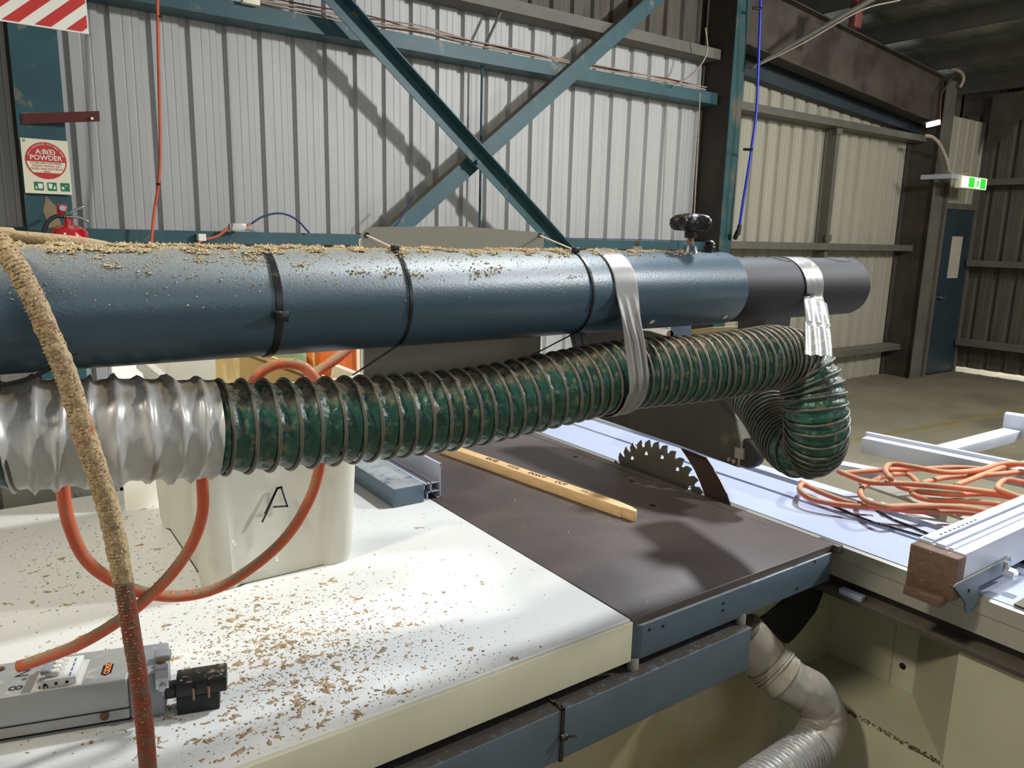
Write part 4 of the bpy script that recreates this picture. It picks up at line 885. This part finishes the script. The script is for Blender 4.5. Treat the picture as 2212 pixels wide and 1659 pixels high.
# on the tables
P = []; S = []
def tab(x, y): return onz(x, y, TZ_)
for k in range(4200):
    u = rs.rand()
    if u < .55: q = tab(650+rs.randn()*170, 1400+rs.randn()*75)
    elif u < .75: q = np.array([rs.uniform(.05, .7), rs.uniform(.98, 1.45), 0])
    elif u < .9: q = tab(200+rs.randn()*140, 1190+rs.randn()*70)
    else: q = np.array([rs.uniform(-.1, .98), rs.uniform(.98, 2.2), 0])
    if not (-.3 < q[0] < .98 and .98 < q[1] < 2.25): continue
    P.append((q[0], q[1], TZ_)); S.append(.0009+.0016*rs.rand()**2)
chips('sawdust_grains', P, S, M['chips_dark'], None, .35, 'fine sawdust grains scattered over the white table', 5)
P = []; S = []
for k in range(520):
    u = rs.rand()
    if u < .62: q = tab(600+rs.randn()*150, 1400+rs.randn()*80)
    elif u < .8: q = tab(540+rs.randn()*200, 1560+rs.randn()*50)
    elif u < .93: q = tab(150+rs.randn()*120, 1220+rs.randn()*80)
    else: q = np.array([rs.uniform(0, .95), rs.uniform(.98, 1.7), 0])
    if not (-.3 < q[0] < .97 and .985 < q[1] < 2.25): continue
    m2 = rs.randint(1, 5); s0 = .0022+.0035*rs.rand()**2
    for j in range(m2): P.append((q[0]+rs.randn()*s0*1.3, q[1]+rs.randn()*s0*.6, TZ_)); S.append(s0*rs.uniform(.6, 1.1))
chips('sawdust_flakes', P, S, M['chips'], None, .22, 'larger brown sawdust flakes scattered over the white table', 6, 2.2)
P = []; S = []
for k in range(420):
    q = np.array([rs.uniform(1.02, 1.68), rs.uniform(.98, 2.4)]); P.append((q[0], q[1], TZ_)); S.append(.0005+.0012*rs.rand()**3)
chips('dust_specks', P, S, M['chips_pale'], None, .3, 'pale dust specks scattered over the brown table', 8)

# ---------------- dust coated cable hanging over the tube
CP = [(-1.3, 1.16, 1.66), (-.75, 1.13, 1.605), (-.42, 1.12, 1.60), ony(-190, 520, 1.10), ony(-90, 505, 1.03), ony(-12, 516, .945), ony(25, 560, .92), ony(62, 625, .905), ony(110, 730, .895), ony(150, 830, .89), ony(190, 960, .885), ony(232, 1090, .885), ony(262, 1230, .885), ony(286, 1380, .885), ony(305, 1500, .885), ony(320, 1665, .885), ony(330, 1900, .885)]
CQ, CL = resample(crom(CP, 14), .004)
hc = thing('power_cable', 'thick dust coated orange cable hanging over the blue tube', 'cable', tuple(CQ[-1]))
SX = .004*min(range(len(CQ)), key=lambda i: (CQ[i]-Vector(CP[3])).length)
def cr(i, th, s):
    f = max(.0, 1-abs(s-SX-.42)/.42) if s < SX+.95 else 0
    return .0098+.0022*f*abs(noise.noise(Vector((s*90, math.cos(th)*2.4, math.sin(th)*2.4))))*2
half = [i for i, p in enumerate(CQ)]
kx_ = min(range(len(CQ)), key=lambda i: (CQ[i]-Vector(CP[3])).length); k = kx_+int((len(CQ)-kx_)*.60); sx_ = .004*kx_
V, Fc = sweep(CQ[:k+1], cr, 20); mesh('dusty_length', V, Fc, M['dusty'], hc, smooth='all')
V, Fc = sweep(CQ[k:], .0098, 20); mesh('bare_length', V, Fc, M['darkcable'], hc, smooth='all')
P = []; S = []
fr = frames(CQ)
for j in range(6500):
    i = kx_+int(rs.beta(1.6, 2.2)*(len(CQ)-kx_)*.86); t_, a, b = fr[i]; th = rs.rand()*2*math.pi; v = a*math.cos(th)+b*math.sin(th)
    w_ = v.dot(Vector((-.45, -.6, .5)))-(.35 if i > k else 0)
    if w_ < -.35+.5*rs.rand(): continue
    P.append(CQ[i]+v*(.0100+.0006*rs.rand())); S.append((.0005+.0009*rs.rand()**1.5)*(1 if i < k else .6))
o = chips('dust_crust', P, S, M['chips'], hc, .8, None, 9)
# second cable going away behind
o, _ = cable('power_cable', [(-1.2, 1.10, 1.63), (-.5, 1.08, 1.60), ony(-80, 500, 1.06), ony(0, 508, 1.035), ony(60, 513, 1.03), ony(120, 518, 1.04), ony(190, 526, 1.06), ony(260, 545, 1.10), ony(330, 600, 1.2)], .0068, M['dusty']); tag(o, 'dusty cable lying along the far side of the blue tube top', 'cable')
# orange loops hanging in front of the tub
lp = [(430, 880, 1.09), (432, 960, 1.10), (437, 1040, 1.11), (437, 1110, 1.12), (415, 1175, 1.13), (370, 1240, 1.13), (310, 1300, 1.13), (240, 1352, 1.13), (170, 1392, 1.145), (110, 1416, 1.17), (40, 1440, 1.19)]
o, Q1 = cable('orange_cable', [ony(*p) for p in lp], .0085, M['orange'], n=14); tag(o, 'orange cable dropping down to the silver power box', 'cable')
lp = [(132, 1000, 1.12), (138, 1075, 1.12), (152, 1140, 1.12), (185, 1208, 1.12), (240, 1252, 1.13), (310, 1280, 1.14), (390, 1288, 1.15), (470, 1270, 1.15), (550, 1222, 1.14), (620, 1158, 1.13), (668, 1080, 1.12), (690, 1010, 1.12), (700, 920, 1.12), (690, 840, 1.12), (660, 795, 1.13), (615, 785, 1.14), (575, 797, 1.15), (545, 830, 1.16), (530, 900, 1.17)]
o, Q2 = cable('orange_cable', [ony(*p) for p in lp], .0085, M['orange'], n=14); tag(o, 'orange cable hanging in a wide loop before the white tub', 'cable')
o, Q3 = cable('orange_cable', [ony(655, 830, 1.15), ony(690, 800, 1.16), ony(730, 772, 1.17), ony(790, 720, 1.2)], .0085, M['orange'], n=14); tag(o, 'short dusty orange cable rising behind the loop under the tube', 'cable')
P = []; S = []
for Q in (Q1, Q2):
    for j in range(500):
        i = rs.randint(len(Q)); th = rs.rand()*2*math.pi; fr2 = None
        p = Q[i]+Vector((rs.randn()*.003, rs.randn()*.003, .0085)); P.append(p); S.append(.0004+.0007*rs.rand())
chips('cable_dust', P, S, M['chips_pale'], None, .6, 'sawdust clinging on top of the orange loops', 11)

# ---------------- white plastic tub
tb = thing('plastic_tub', 'white plastic storage tub marked A on the white table', 'tub', (.50, 1.85, TZ_))
x0, x1, y0, y1, z0, z1 = .31, .675, 1.50, 2.02, TZ_+.0005, 1.30
def rrect(x0, x1, y0, y1, r, n=7, groove=0.):
    P = []
    for cx, cy_, a0 in ((x1-r, y0+r, -90), (x1-r, y1-r, 0), (x0+r, y1-r, 90), (x0+r, y0+r, 180)):
        for k in range(n): a = R_(a0+90*k/(n-1)); P.append((cx+r*math.cos(a), cy_+r*math.sin(a)))
    return P
def tub_ring(z, ins, gr=.0):
    P = rrect(x0+ins, x1-ins, y0+ins, y1-ins, .035); out = []
    # pull the long sides in between the corners to form corner pillars
    m_ = len(P); res = []
    for i in range(m_):
        p, q = P[i], P[(i+1) % m_]; res.append((p[0], p[1], z))
        L_ = math.hypot(q[0]-p[0], q[1]-p[1])
        if L_ > .1:
            d_ = ((q[0]-p[0])/L_, (q[1]-p[1])/L_); nn = (-d_[1], d_[0])
            for u, g_ in ((.02, 0), (.035, gr), (L_-.035, gr), (L_-.02, 0)): res.append((p[0]+d_[0]*u+nn[0]*g_, p[1]+d_[1]*u+nn[1]*g_, z))
    return res
rgs = [tub_ring(z0+.012, .035, .0), tub_ring(z0, .03, .0), tub_ring(z0, .022, .010), tub_ring(z0+.02, .018, .014), tub_ring(z0+.2, .010, .012), tub_ring(z1-.05, .004, .010), tub_ring(z1-.03, .002, .0), tub_ring(z1-.03, -.008, 0), tub_ring(z1, -.008, 0), tub_ring(z1, .008, 0), tub_ring(z1-.05, .010, .008), tub_ring(z0+.03, .03, .008)]
m_ = len(rgs[0]); V = [p for r in rgs for p in r]; Fc = [(i*m_+k, i*m_+(k+1) % m_, (i+1)*m_+(k+1) % m_, (i+1)*m_+k) for i in range(1, len(rgs)-1) for k in range(m_)]
Fc += [tuple(range(m_, 2*m_))[::-1], tuple(range((len(rgs)-1)*m_, len(rgs)*m_))]
o = mesh('tub_body', V, Fc, M['tub'], tb, smooth=True)
# marker A
def onfront(x, y): return Vector(ony(x, y, 1.512))
st_ = [((566, 1128), (576, 1108)), ((576, 1108), (599, 1054)), ((598, 1056), (607, 1052)), ((607, 1052), (621, 1095)), ((590, 1095), (622, 1093)), ((572, 1110), (600, 1052)), ((600, 1054), (610, 1052))]
g = G()
for a, b in st_: g.bar(onfront(*a), onfront(*b), .0035, .0022, (0, 1, 0))
g.make('letter_a', M['marker'], tb)
# things in the tub
t = thing('timber_frame', 'pale timber tray sticking out of the tub', 'tray', (.52, 1.6, 1.15))
a, b = ony(520, 800, 1.62), ony(680, 800, 1.62)
g = G(); c0 = Vector(ony(540, 815, 1.60)); 
G().hex([c0+Vector(v) for v in ((-.02, 0, -.12), (.14, -.06, -.12), (.14, .2, -.12), (-.02, .2, -.12), (-.02, 0, .06), (.14, -.06, -.01), (.14, .2, -.01), (-.02, .2, .06))]).make('tray_body', M['oldtimber'], t)
g = G().bar(c0+Vector((-.02, 0, .065)), c0+Vector((.14, -.06, -.005)), .012, .012); g.make('rim', M['pine'], t)
G().hex([c0+Vector(v) for v in ((.0, .03, .05), (.12, -.02, .0), (.12, .18, .0), (0, .18, .05), (.0, .03, .09), (.12, -.02, .055), (.12, .18, .075), (0, .18, .1))]).make('green_wrap', M['greenbag'], t, bevel=.01)
a = Vector(ony(672, 815, 1.66)); b = Vector(ony(780, 750, 1.66)); o = G().box((a.x, 1.66, a.z-.1), (b.x, 1.80, b.z+.05)).make('orange_case', M['orangebox'], bevel=.006); tag(o, 'orange plastic case standing in the white tub', 'case')
G().box((a.x+.004, 1.655, a.z-.02), (a.x+.008, 1.66, b.z+.04)).make('label_strip', M['oldtimber'], o); G().box((b.x-.012, 1.655, a.z-.02), (b.x-.006, 1.66, b.z+.04)).make('label_strip', M['cream'], o)
# white panel leaning behind
a = ony(255, 840, 2.1); b = ony(545, 740, 2.1); o = G().hex([(a[0], 2.12, TZ_), (b[0]+.06, 2.12, TZ_), (b[0]+.06, 2.14, TZ_), (a[0], 2.14, TZ_), (a[0]+.0, 2.2, 1.42), (b[0]+.06, 2.2, 1.42), (b[0]+.06, 2.22, 1.42), (a[0], 2.22, 1.42)]).make('white_panel', M['white']); tag(o, 'white panel leaning behind the plastic tub', 'panel')
# machine parts behind the table, left
a = onz(0, 1095, TZ_)
o = G().box((-.6, 2.42, 0), (.30, 2.9, 1.02)).make('grey_cabinet', M['cabinetgrey'], bevel=.01); tag(o, 'grey dusty cabinet behind the left end of the white table', 'cabinet')
p = ony(185, 1075, 2.415); text('lettering', 'WA', .035, M['teal'], o, (p[0], 2.414, p[2]+.005), TX, TZ)
G().box((-.02, 2.412, .7), (.0, 2.42, 1.01)).make('door_gap', M['void'], o)
o = G().box((.32, 2.5, 0), (.62, 2.9, .98)).make('teal_bin', M['teal'], bevel=.01); tag(o, 'teal bin behind the white table left of the tub', 'bin')

# ---------------- blue fence block and aluminium fence
c_ = onz(850, 1098, TZ_); fb = G().box((c_[0], c_[1], TZ_), (.972, 2.75, TZ_+.054)).make('sanding_block', M['bluepaint'], bevel=.003)
tag(fb, 'blue grey steel block lying on the white table beside the aluminium fence', 'block')
ft = thing('rip_fence', 'long aluminium rip fence extrusion pointing away across the table', 'fence', (.99, 2.1, TZ_))
ex0, ex1 = .975, 1.03; yE = 1.78; th = .003; zz = TZ_+.001
L_ = []
g = G()
g.box((ex1-th, yE, zz), (ex1, 2.9, zz+.098)); g.box((ex0+.012, yE, zz+.045), (ex1-th, 2.9, zz+.048)); g.box((ex0+.012, yE, zz+.020), (ex1-th, 2.9, zz+.023)); g.box((ex0+.022, yE, zz+.02), (ex0+.025, 2.9, zz+.048))
g.box((ex0, yE, zz), (ex0+.014, 2.9, zz+.003)); g.box((ex0, yE, zz+.045), (ex0+.014, 2.9, zz+.048)); g.box((ex0+.011, yE, zz), (ex0+.014, 2.9, zz+.023)); g.box((ex1-.012, yE, zz), (ex1, 2.9, zz+.003)); g.box((ex1-.006, yE, zz+.094), (ex1+.002, 2.9, zz+.100)); g.box((ex0, yE, zz+.032), (ex0+.003, 2.9, zz+.048))
g.make('extrusion', M['silverwhite'], ft)
# ---------------- timber push stick
A_, B_ = onz(1374, 1115, TZ_), onz(930, 972, TZ_); A2 = onz(1338, 1118, TZ_)
dv = Vector(A_-B_); dv.z = 0; dv.normalize(); nv = Vector((-dv.y, dv.x, 0)); 
if nv.y < 0: nv = -nv
ps = thing('push_stick', 'pale pine stick with handwriting lying on the brown table', 'stick', tuple((A_+B_)/2))
w_, h_ = .036, .031; L0 = Vector(B_); Lq = Vector(A2); L0.z = Lq.z = 0
d1 = (Lq-L0).normalized(); n1 = Vector((-d1.y, d1.x, 0)); L0 = L0-d1*.10
prof = [L0, L0+n1*w_, Lq-d1*.08+n1*w_, Lq-d1*.03+n1*.033, Lq+d1*.02+n1*.026, Lq+d1*.042+n1*.018, Lq+d1*.048+n1*.012, Lq+d1*.046+n1*.003, Lq+d1*.006+n1*.004, Lq+d1*.003]
base = [(v.x, v.y) for v in prof]
G().prism(base, 'z', TZ_+.0005, TZ_+h_).make('stick', M['pine'], ps, bevel=.0015)
LL = (Lq-L0).length
for s_, x_, sz in (('SAVE', 1070, .024), ('400%', 1115, .024), ("DON'T", 1165, .022), ('CUT', 1215, .022), ('RR', 1265, .020)):
    q = Vector(onz(x_, 988+(x_-1060)*.355, TZ_+h_)); q.z = 0; u_ = (q-L0).dot(d1); c_ = L0+d1*u_+n1*.018
    text('handwriting', s_, sz, M['marker' if s_ not in ('RR', '400%') else 'barepatch'], ps, (c_.x, c_.y, TZ_+h_+.0006), d1, n1, depth=.0006, bold=.0002)

# ---------------- power box
bz = TZ_+.008; zt_ = .945
f0, f1 = onz(-20, 1613, TZ_), onz(362, 1549, TZ_)
dv = Vector(f1-f0); dv.z = 0; dv.normalize(); nv = Vector((-dv.y, dv.x, 0))
pb_ = thing('power_box', 'silver power distribution box marked No 8 on the white table', 'power box', tuple((f0+f1)/2))
org = Vector((f0[0], f0[1], 0)); 
def L2W(u, v, z): q = org+dv*u+nv*v; return Vector((q.x, q.y, z))
def uv(x, y, z): q = Vector(onz(x, y, z))-org; return q.dot(dv), q.dot(nv)
LB = uv(358, 1550, TZ_)[0]; Lb = uv(283, 1560, TZ_)[0]; wB = uv(372, 1402, zt_)[1]-uv(288, 1487, zt_)[1]
v0 = 0.0
def pbox(u0, u1, v0_, v1_, z0_, z1_, name, m, parent, bevel=0):
    return G().hex([L2W(u0, v0_, z0_), L2W(u1, v0_, z0_), L2W(u1, v1_, z0_), L2W(u0, v1_, z0_), L2W(u0, v0_, z1_), L2W(u1, v0_, z1_), L2W(u1, v1_, z1_), L2W(u0, v1_, z1_)]).make(name, m, parent, bevel=bevel)
wB = max(.07, min(.11, wB))
pbox(-.25, Lb, 0, wB, bz, zt_, 'enclosure', M['boxgrey'], pb_, .003)
pbox(-.25, Lb, -.0012, .001, bz+.018, bz+.0195, 'seam', M['void'], pb_)
pbox(Lb, LB, .001, wB-.001, bz-.003, zt_-.001, 'end_cap', M['capgrey'], pb_, .004)
pbox(-.2, LB-.03, .01, wB-.01, TZ_, bz, 'foot', M['blackrub'], pb_)
zt2 = zt_
def top(x, y): u, v = uv(x, y, zt2); return u, v
# breaker
u0, v0_ = top(78, 1492); u1, v1_ = top(186, 1412)
bk = pbox(u0, u0+.052, v0_, v0_+.06, zt2, zt2+.014, 'breaker', M['breaker'], pb_, .001)
pbox(u0-.006, u0+.058, v0_-.004, v0_+.066, zt2, zt2+.0015, 'breaker_plate', M['breaker'], pb_)
for k in range(4):
    pbox(u0+.016, u0+.03, v0_+.006+.012*k, v0_+.015+.012*k, zt2+.014, zt2+.024, 'rocker', M['breaker'], bk, .003)
pbox(u0+.006, u0+.019, v0_+.003, v0_+.055, zt2+.02, zt2+.027, 'toggle_bar', M['capgrey'], bk, .002)
for k in range(4): pbox(u0+.042, u0+.044, v0_+.004+.013*k, v0_+.013+.013*k, zt2+.014, zt2+.0145, 'blue_stripe', M['breakerblue'], bk)
for k in range(3): 
    q = L2W(u0+.012+.014*k, v0_, zt2+.007); G().cyl(q, q-nv*.001, .0022, 10).make('screw', M['void'], bk)
for k in range(3): pbox(u0+.004+.005*k, u0+.0055+.005*k, v0_-.0005, v0_, zt2+.002, zt2+.006, 'vent_slot', M['void'], bk)
# logo badge
lu, lv = top(232, 1446); 
hexp = [(-.007, .0), (-.007, .012), (0, .018), (.007, .012), (.007, -.012), (0, -.018), (-.007, -.012)]
g = G(); n = len(hexp); V = [L2W(lu+a, lv+b, zt2) for a, b in hexp]+[L2W(lu+a, lv+b, zt2+.0008) for a, b in hexp]
g.add(V, [tuple(range(n-1, -1, -1)), tuple(range(n, 2*n))]+[(i, (i+1) % n, n+(i+1) % n, n+i) for i in range(n)]); g.make('badge', M['black'], pb_)
q = L2W(lu, lv, zt2+.0011); text('lettering', 'ESCO', .0115, M['orangeprint'], pb_, q, -nv, dv, bold=.0002)
q = L2W(*top(48, 1455), zt2+.0004); text('lettering', 'N', .026, M['marker'], pb_, q, -nv, dv)
q = L2W(*top(54, 1467), zt2+.0004); text('lettering', 'o', .013, M['marker'], pb_, q, -nv, dv)
q = L2W(*top(32, 1487), zt2+.0004); text('lettering', '8', .026, M['marker'], pb_, q, -nv, dv)
for (x, y) in ((2, 1447),):
    q = L2W(*top(x, y), zt2); G().cyl(q, q+Vector((0, 0, .003)), .005, 10).make('screw', M['rust'], pb_)
q = Vector(ony(229, 1560, 1.17)); u_, v_ = (Vector((q.x, q.y, 0))-org).dot(dv), 0
G().cyl(L2W(u_, -.004, bz+.012), L2W(u_, .002, bz+.012), .006, 12).make('screw', M['rust'], pb_)
# clamps on the end cap
u_, v_ = top(352, 1425); pbox(u_-.012, u_+.012, v_-.008, v_+.012, zt2, zt2+.012, 'clamp_block', M['capgrey'], pb_, .003); q = L2W(u_, v_-.014, zt2+.003); G().cyl(q, q+Vector((0, 0, .006)), .006, 12).make('clamp_screw', M['rust'], pb_)
u_, v_ = top(345, 1478); v_ = max(.012, v_)
Pp = [L2W(u_, v_+.008, zt2+.001), L2W(u_, v_-.002, zt2+.008), L2W(u_, v_-.012, zt2+.006), L2W(u_, -.003, zt2-.006), L2W(u_, -.003, zt2-.024)]
g = G()
for a, b in zip(Pp, Pp[1:]): g.bar(a, b, .018, .002, (0, 0, 1) if abs((b-a).z) < .01 else nv)
g.make('saddle_clamp', M['chrome'], pb_); q = L2W(u_, -.004, zt2-.02); G().cyl(q, q-nv*.006, .005, 12).make('clamp_screw', M['chrome'], pb_)
# black plug
bp_ = thing('black_plug', 'black switch plug box beside the silver power box', 'plug', tuple(L2W(LB+.03, wB*.4, TZ_)))
ua, va = uv(372, 1478, .925); ub, vb = uv(490, 1440, .925)
pbox(ua+.004, ub, va-.002, va+.040, .90, .925, 'plug_body', M['black'], bp_, .002)
pbox(ua+.004, ub-.012, va+.0, va+.038, TZ_, .90, 'plug_base', M['blackrub'], bp_, .002)
pbox(LB-.002, ua+.005, va+.008, va+.026, .895, .918, 'gland', M['black'], bp_, .003)
for (du, dvv) in ((.008, .006), (.008, .034), (-.008, .006), (-.008, .034)):
    q = L2W((ua+.004+du) if du > 0 else (ub+du), va+dvv, .925); G().cyl(q, q+Vector((0, 0, .0008)), .0022, 10).make('screw', M['chrome'], bp_)
for k in (.38, .66): 
    uu = ua+(ub-ua)*k; G().cyl(L2W(uu, va-.006, .915), L2W(uu, va-.006, .897), .0022, 8).make('pin', M['copper'], bp_)

# ---------------- cross slide fence (right)
cf = thing('crosscut_fence', 'aluminium crosscut fence with a hardwood end block on the sliding table', 'fence', (1.9, .66, .87))
cx0 = 1.65
zc0, zc1 = .895, .985
y0c, y1c = .625, .735
a = onz(1983, 1162, zc1); b = onz(2075, 1200, zc1); c = onz(2212, 1122, zc1)
yf = b[1]; yb = a[1]; xa = (a[0]+b[0])/2
G().prism([(yf, zc0), (yb, zc0), (yb, zc1), (yb-.028, zc1), (yb-.028, zc1-.004), (yb-.036, zc1-.004), (yb-.036, zc1+.002), (yf+.040, zc1+.002), (yf+.040, zc1-.004), (yf+.034, zc1-.004), (yf+.034, zc1+.001), (yf+.024, zc1+.001), (yf+.024, zc1-.003), (yf, zc1-.003)], 'x', xa+.012, 3.0).make('extrusion', M['silverwhite'], cf)
G().box((xa-.02, yf-.001, zc0-.012), (xa+.02, yb+.001, zc1-.006)).make('hardwood_block', M['hardwood'], cf, bevel=.003)
G().box((xa-.045, yf+.01, TZ_+.002), (xa-.012, yb-.008, TZ_+.024)).make('offcut', M['hardwood'], cf, bevel=.003)
G().box((xa+.02, yb-.030, zc1), (3.0, yb-.006, zc1+.004)).make('scale_strip', M['silverwhite'], cf)
for k in range(9):
    G().box((xa+.06+.02*k, yb-.024, zc1+.004), (xa+.068+.02*k, yb-.020, zc1+.0045)).make('scale_mark', M['marker'], cf)
def fp(x, y): q = ony(x, y, yf-.004); return (q[0], q[2])
poly = [fp(2065, 1262), fp(2190, 1195), fp(2176, 1235), fp(2120, 1262), fp(2110, 1300), fp(2085, 1325), fp(2082, 1296), fp(2062, 1270)]
poly = [fp(2064, 1262), fp(2182, 1203), fp(2180, 1232), fp(2112, 1266), fp(2108, 1312), fp(2086, 1324), fp(2084, 1302), fp(2060, 1268)]
G().prism(poly, 'y', yf-.006, yf-.002).make('blue_bracket', M['bluepaint'], cf)
q = ony(2093, 1276, yf-.006); G().cyl((q[0], yf-.0075, q[2]), (q[0], yf-.003, q[2]), .004, 12).make('bracket_hole', M['void'], cf)
q = Vector(ony(2172, 1236, yf-.02)); G().cyl(q, q+Vector((0, -.02, 0)), .014, 8).cyl(q+Vector((0, 0, .0)), q+Vector((0, 0, .025)), .006, 8).make('clamp_nut', M['chrome'], cf)
q = Vector(ony(2200, 1215, yf+.03)); G().box((q.x-.02, yf-.01, .86), (q.x+.03, yb-.02, zc0)).make('stop_block', M['black'], cf)
# white sliding top far right foreground
a = onz(2180, 1290, .868)
G().box((SX0+.10, -.2, TZ_+.0), (SX1, .56, TZ_+.004)).make('carriage_cover', M['alu'], sw_)
G().box((SX0-.0, -.2, TZ_-.0), (SX0+.09, .58, TZ_+.003)).make('t_slot', M['darkrail'], sw_)
G().cyl((SX0+.13, .57, TZ_+.01), (SX0+.18, .60, TZ_+.012), .006, 8).make('slot_clamp', M['chrome'], sw_)
# ---------------- outrigger frame
of = thing('outrigger_frame', 'aluminium outrigger frame beyond the sliding table', 'frame', (2.7, 1.2, .8))
def seg3(a, b, w, h, name, m='silverwhite'): return G().bar(a, b, w, h).make(name, M[m], of, bevel=.002)
z_ = .90
A1, B1 = Vector(onz(1868, 958, z_)), Vector(onz(2215, 1030, z_))
dB = (B1-A1).normalized()
seg3(A1, A1+dB*1.1, .07, .055, 'side_rail')
g = G().bar(A1+dB*.0+Vector((.018, .008, .033)), A1+dB*1.1+Vector((.018, .008, .033)), .02, .012); g.make('rail_lip', M['silverwhite'], of)
seg3(Vector(onz(2010, 985, z_)), Vector(onz(2185, 938, z_)), .06, .04, 'cross_tube')
seg3(Vector(onz(2168, 915, .93)), Vector(onz(2300, 935, .93)), .05, .09, 'end_beam')
seg3(Vector(onz(1800, 1005, .86)), Vector(onz(1930, 1030, .86)), .05, .03, 'inner_rail')
seg3(Vector((2.10, 2.6, .84)), Vector((2.10, .3, .84)), .05, .05, 'guide_rail')
seg3(Vector(onz(1880, 1040, .85)), Vector(onz(2212, 1150, .85)), .12, .01, 'support_plate', 'alubody')
for (x, y) in ((2.3, 1.0), (3.1, .95)): G().box((x, y, 0), (x+.05, y+.05, .84)).make('leg', M['alubody'], of)
# pile of orange cables
rc = [
 [(1815, 1022), (1900, 1016), (1990, 1013), (2080, 1010), (2212, 1022), (2300, 1030)],
 [(1812, 1018), (1840, 1030), (1880, 1042), (1960, 1045), (2050, 1052), (2130, 1062), (2212, 1075), (2300, 1090)],
 [(1925, 1035), (1912, 1015), (1925, 1003), (1970, 1008), (2040, 1020), (2110, 1016), (2160, 1003), (2212, 1002), (2300, 1010)],
 [(1925, 1035), (1945, 1052), (1990, 1062), (2060, 1068), (2140, 1068), (2212, 1080), (2300, 1100)],
 [(1985, 1045), (1960, 1025), (1915, 1028), (1870, 1048), (1858, 1065), (1872, 1082), (1910, 1094), (1960, 1093), (2040, 1094), (2110, 1100), (2180, 1118), (2260, 1140)],
 [(1735, 1045), (1728, 1050), (1730, 1062), (1760, 1080), (1830, 1092), (1900, 1096), (1975, 1104), (2050, 1105), (2120, 1112), (2212, 1132), (2300, 1150)],
 [(1730, 1042), (1770, 1062), (1830, 1084), (1890, 1094)],
 [(1968, 1058), (1975, 1070), (2010, 1080), (2080, 1082), (2150, 1088), (2212, 1098), (2300, 1110)],
 [(2212, 1042), (2180, 1036), (2162, 1042), (2155, 1055), (2175, 1064), (2212, 1078)],
 [(1990, 1044), (2040, 1032), (2100, 1028), (2160, 1024), (2212, 1018), (2300, 1012)],
 [(2065, 1048), (2100, 1035), (2160, 1012), (2212, 1000), (2300, 990)],
]
labs = ['orange cable along the far edge of the coiled pile', 'orange cable crossing the middle of the pile toward the frame edge', 'orange cable doubling back over the outrigger rail', 'dusty orange cable crossing low through the pile', 'dusty cable making a tight bend over the sliding table', 'nearest orange cable running out to the hose bend', 'short dusty cable end beside the hose bend', 'bright orange cable with a tight hook in the pile', 'orange cable making a small loop at the right edge', 'straight orange cable under the top of the pile', 'orange cable rising to the far right of the pile']
for k, (pl, lab) in enumerate(zip(rc, labs)):
    hz = [.935, .95, .965, .93, .925, .905, .90, .92, .955, .945, .95][k]
    o, Q = cable('coiled_cable', [onz(x, y, hz+.006*math.sin(j*1.7+k)) for j, (x, y) in enumerate(pl)], .0078, M['orange'], n=12, step=.015)
    tag(o, lab, 'cable', 'orange cables piled on the sliding table')
for pl, lab in (([(1732, 1062), (1800, 1092), (1870, 1122), (1930, 1140), (2000, 1160)], 'thin black cord lying across the sliding table nearest the blade'), ([(1890, 1100), (1930, 1122), (1970, 1138), (2010, 1155)], 'thin black cord lying behind the other one on the sliding table')):
    o, _ = cable('thin_cord', [onz(x, y, TZ_+.004) for x, y in pl], .003, M['black'], n=6); tag(o, lab, 'cord')

# ---------------- grey dust duct, lower right
dd = thing('dust_duct', 'grey taped dust duct elbow at the lower right under the table', 'duct', tuple(ony(1760, 1600, .95)))
dpts = [ony(1600, 1365, 1.04), ony(1652, 1422, 1.0), ony(1700, 1468, .95), ony(1752, 1498, .91), ony(1778, 1548, .885), ony(1760, 1605, .87), ony(1710, 1650, .86), ony(1640, 1700, .85), ony(1540, 1780, .84)]
DQ, DL = resample(crom([Vector(p) for p in dpts], 16), .003)
cumd = [0]
for a, b in zip(DQ, DQ[1:]): cumd.append(cumd[-1]+(b-a).length)
kk = [min(range(len(DQ)), key=lambda i: (DQ[i]-Vector(p)).length) for p in dpts]
V, Fc = sweep(DQ[:kk[2]], .057, 48); mesh('sleeve', V, Fc, M['pvc'], dd, smooth='all')
for j in range(4):
    i = kk[1]+2+j*3; Vr, Fr = sweep(DQ[i:i+3], .061, 48); mesh('collar_ring', Vr, Fr, M['pvc'], dd, smooth=True)
def elb(i, th, s): return .053+.0018*noise.noise(Vector((s*45, math.cos(th)*1.6+s*30, math.sin(th)*1.6)))*1.5
V, Fc = sweep(DQ[kk[2]-6:kk[5]+6], elb, 64); mesh('taped_elbow', V, Fc, M['elbow'], dd, smooth='all')
V, Fc = sweep(DQ[kk[5]:], lambda i, th, s: .050+.0036*math.cos(2*math.pi*s/.0135), 56); mesh('ribbed_pipe', V, Fc, M['duct'], dd, smooth='all')
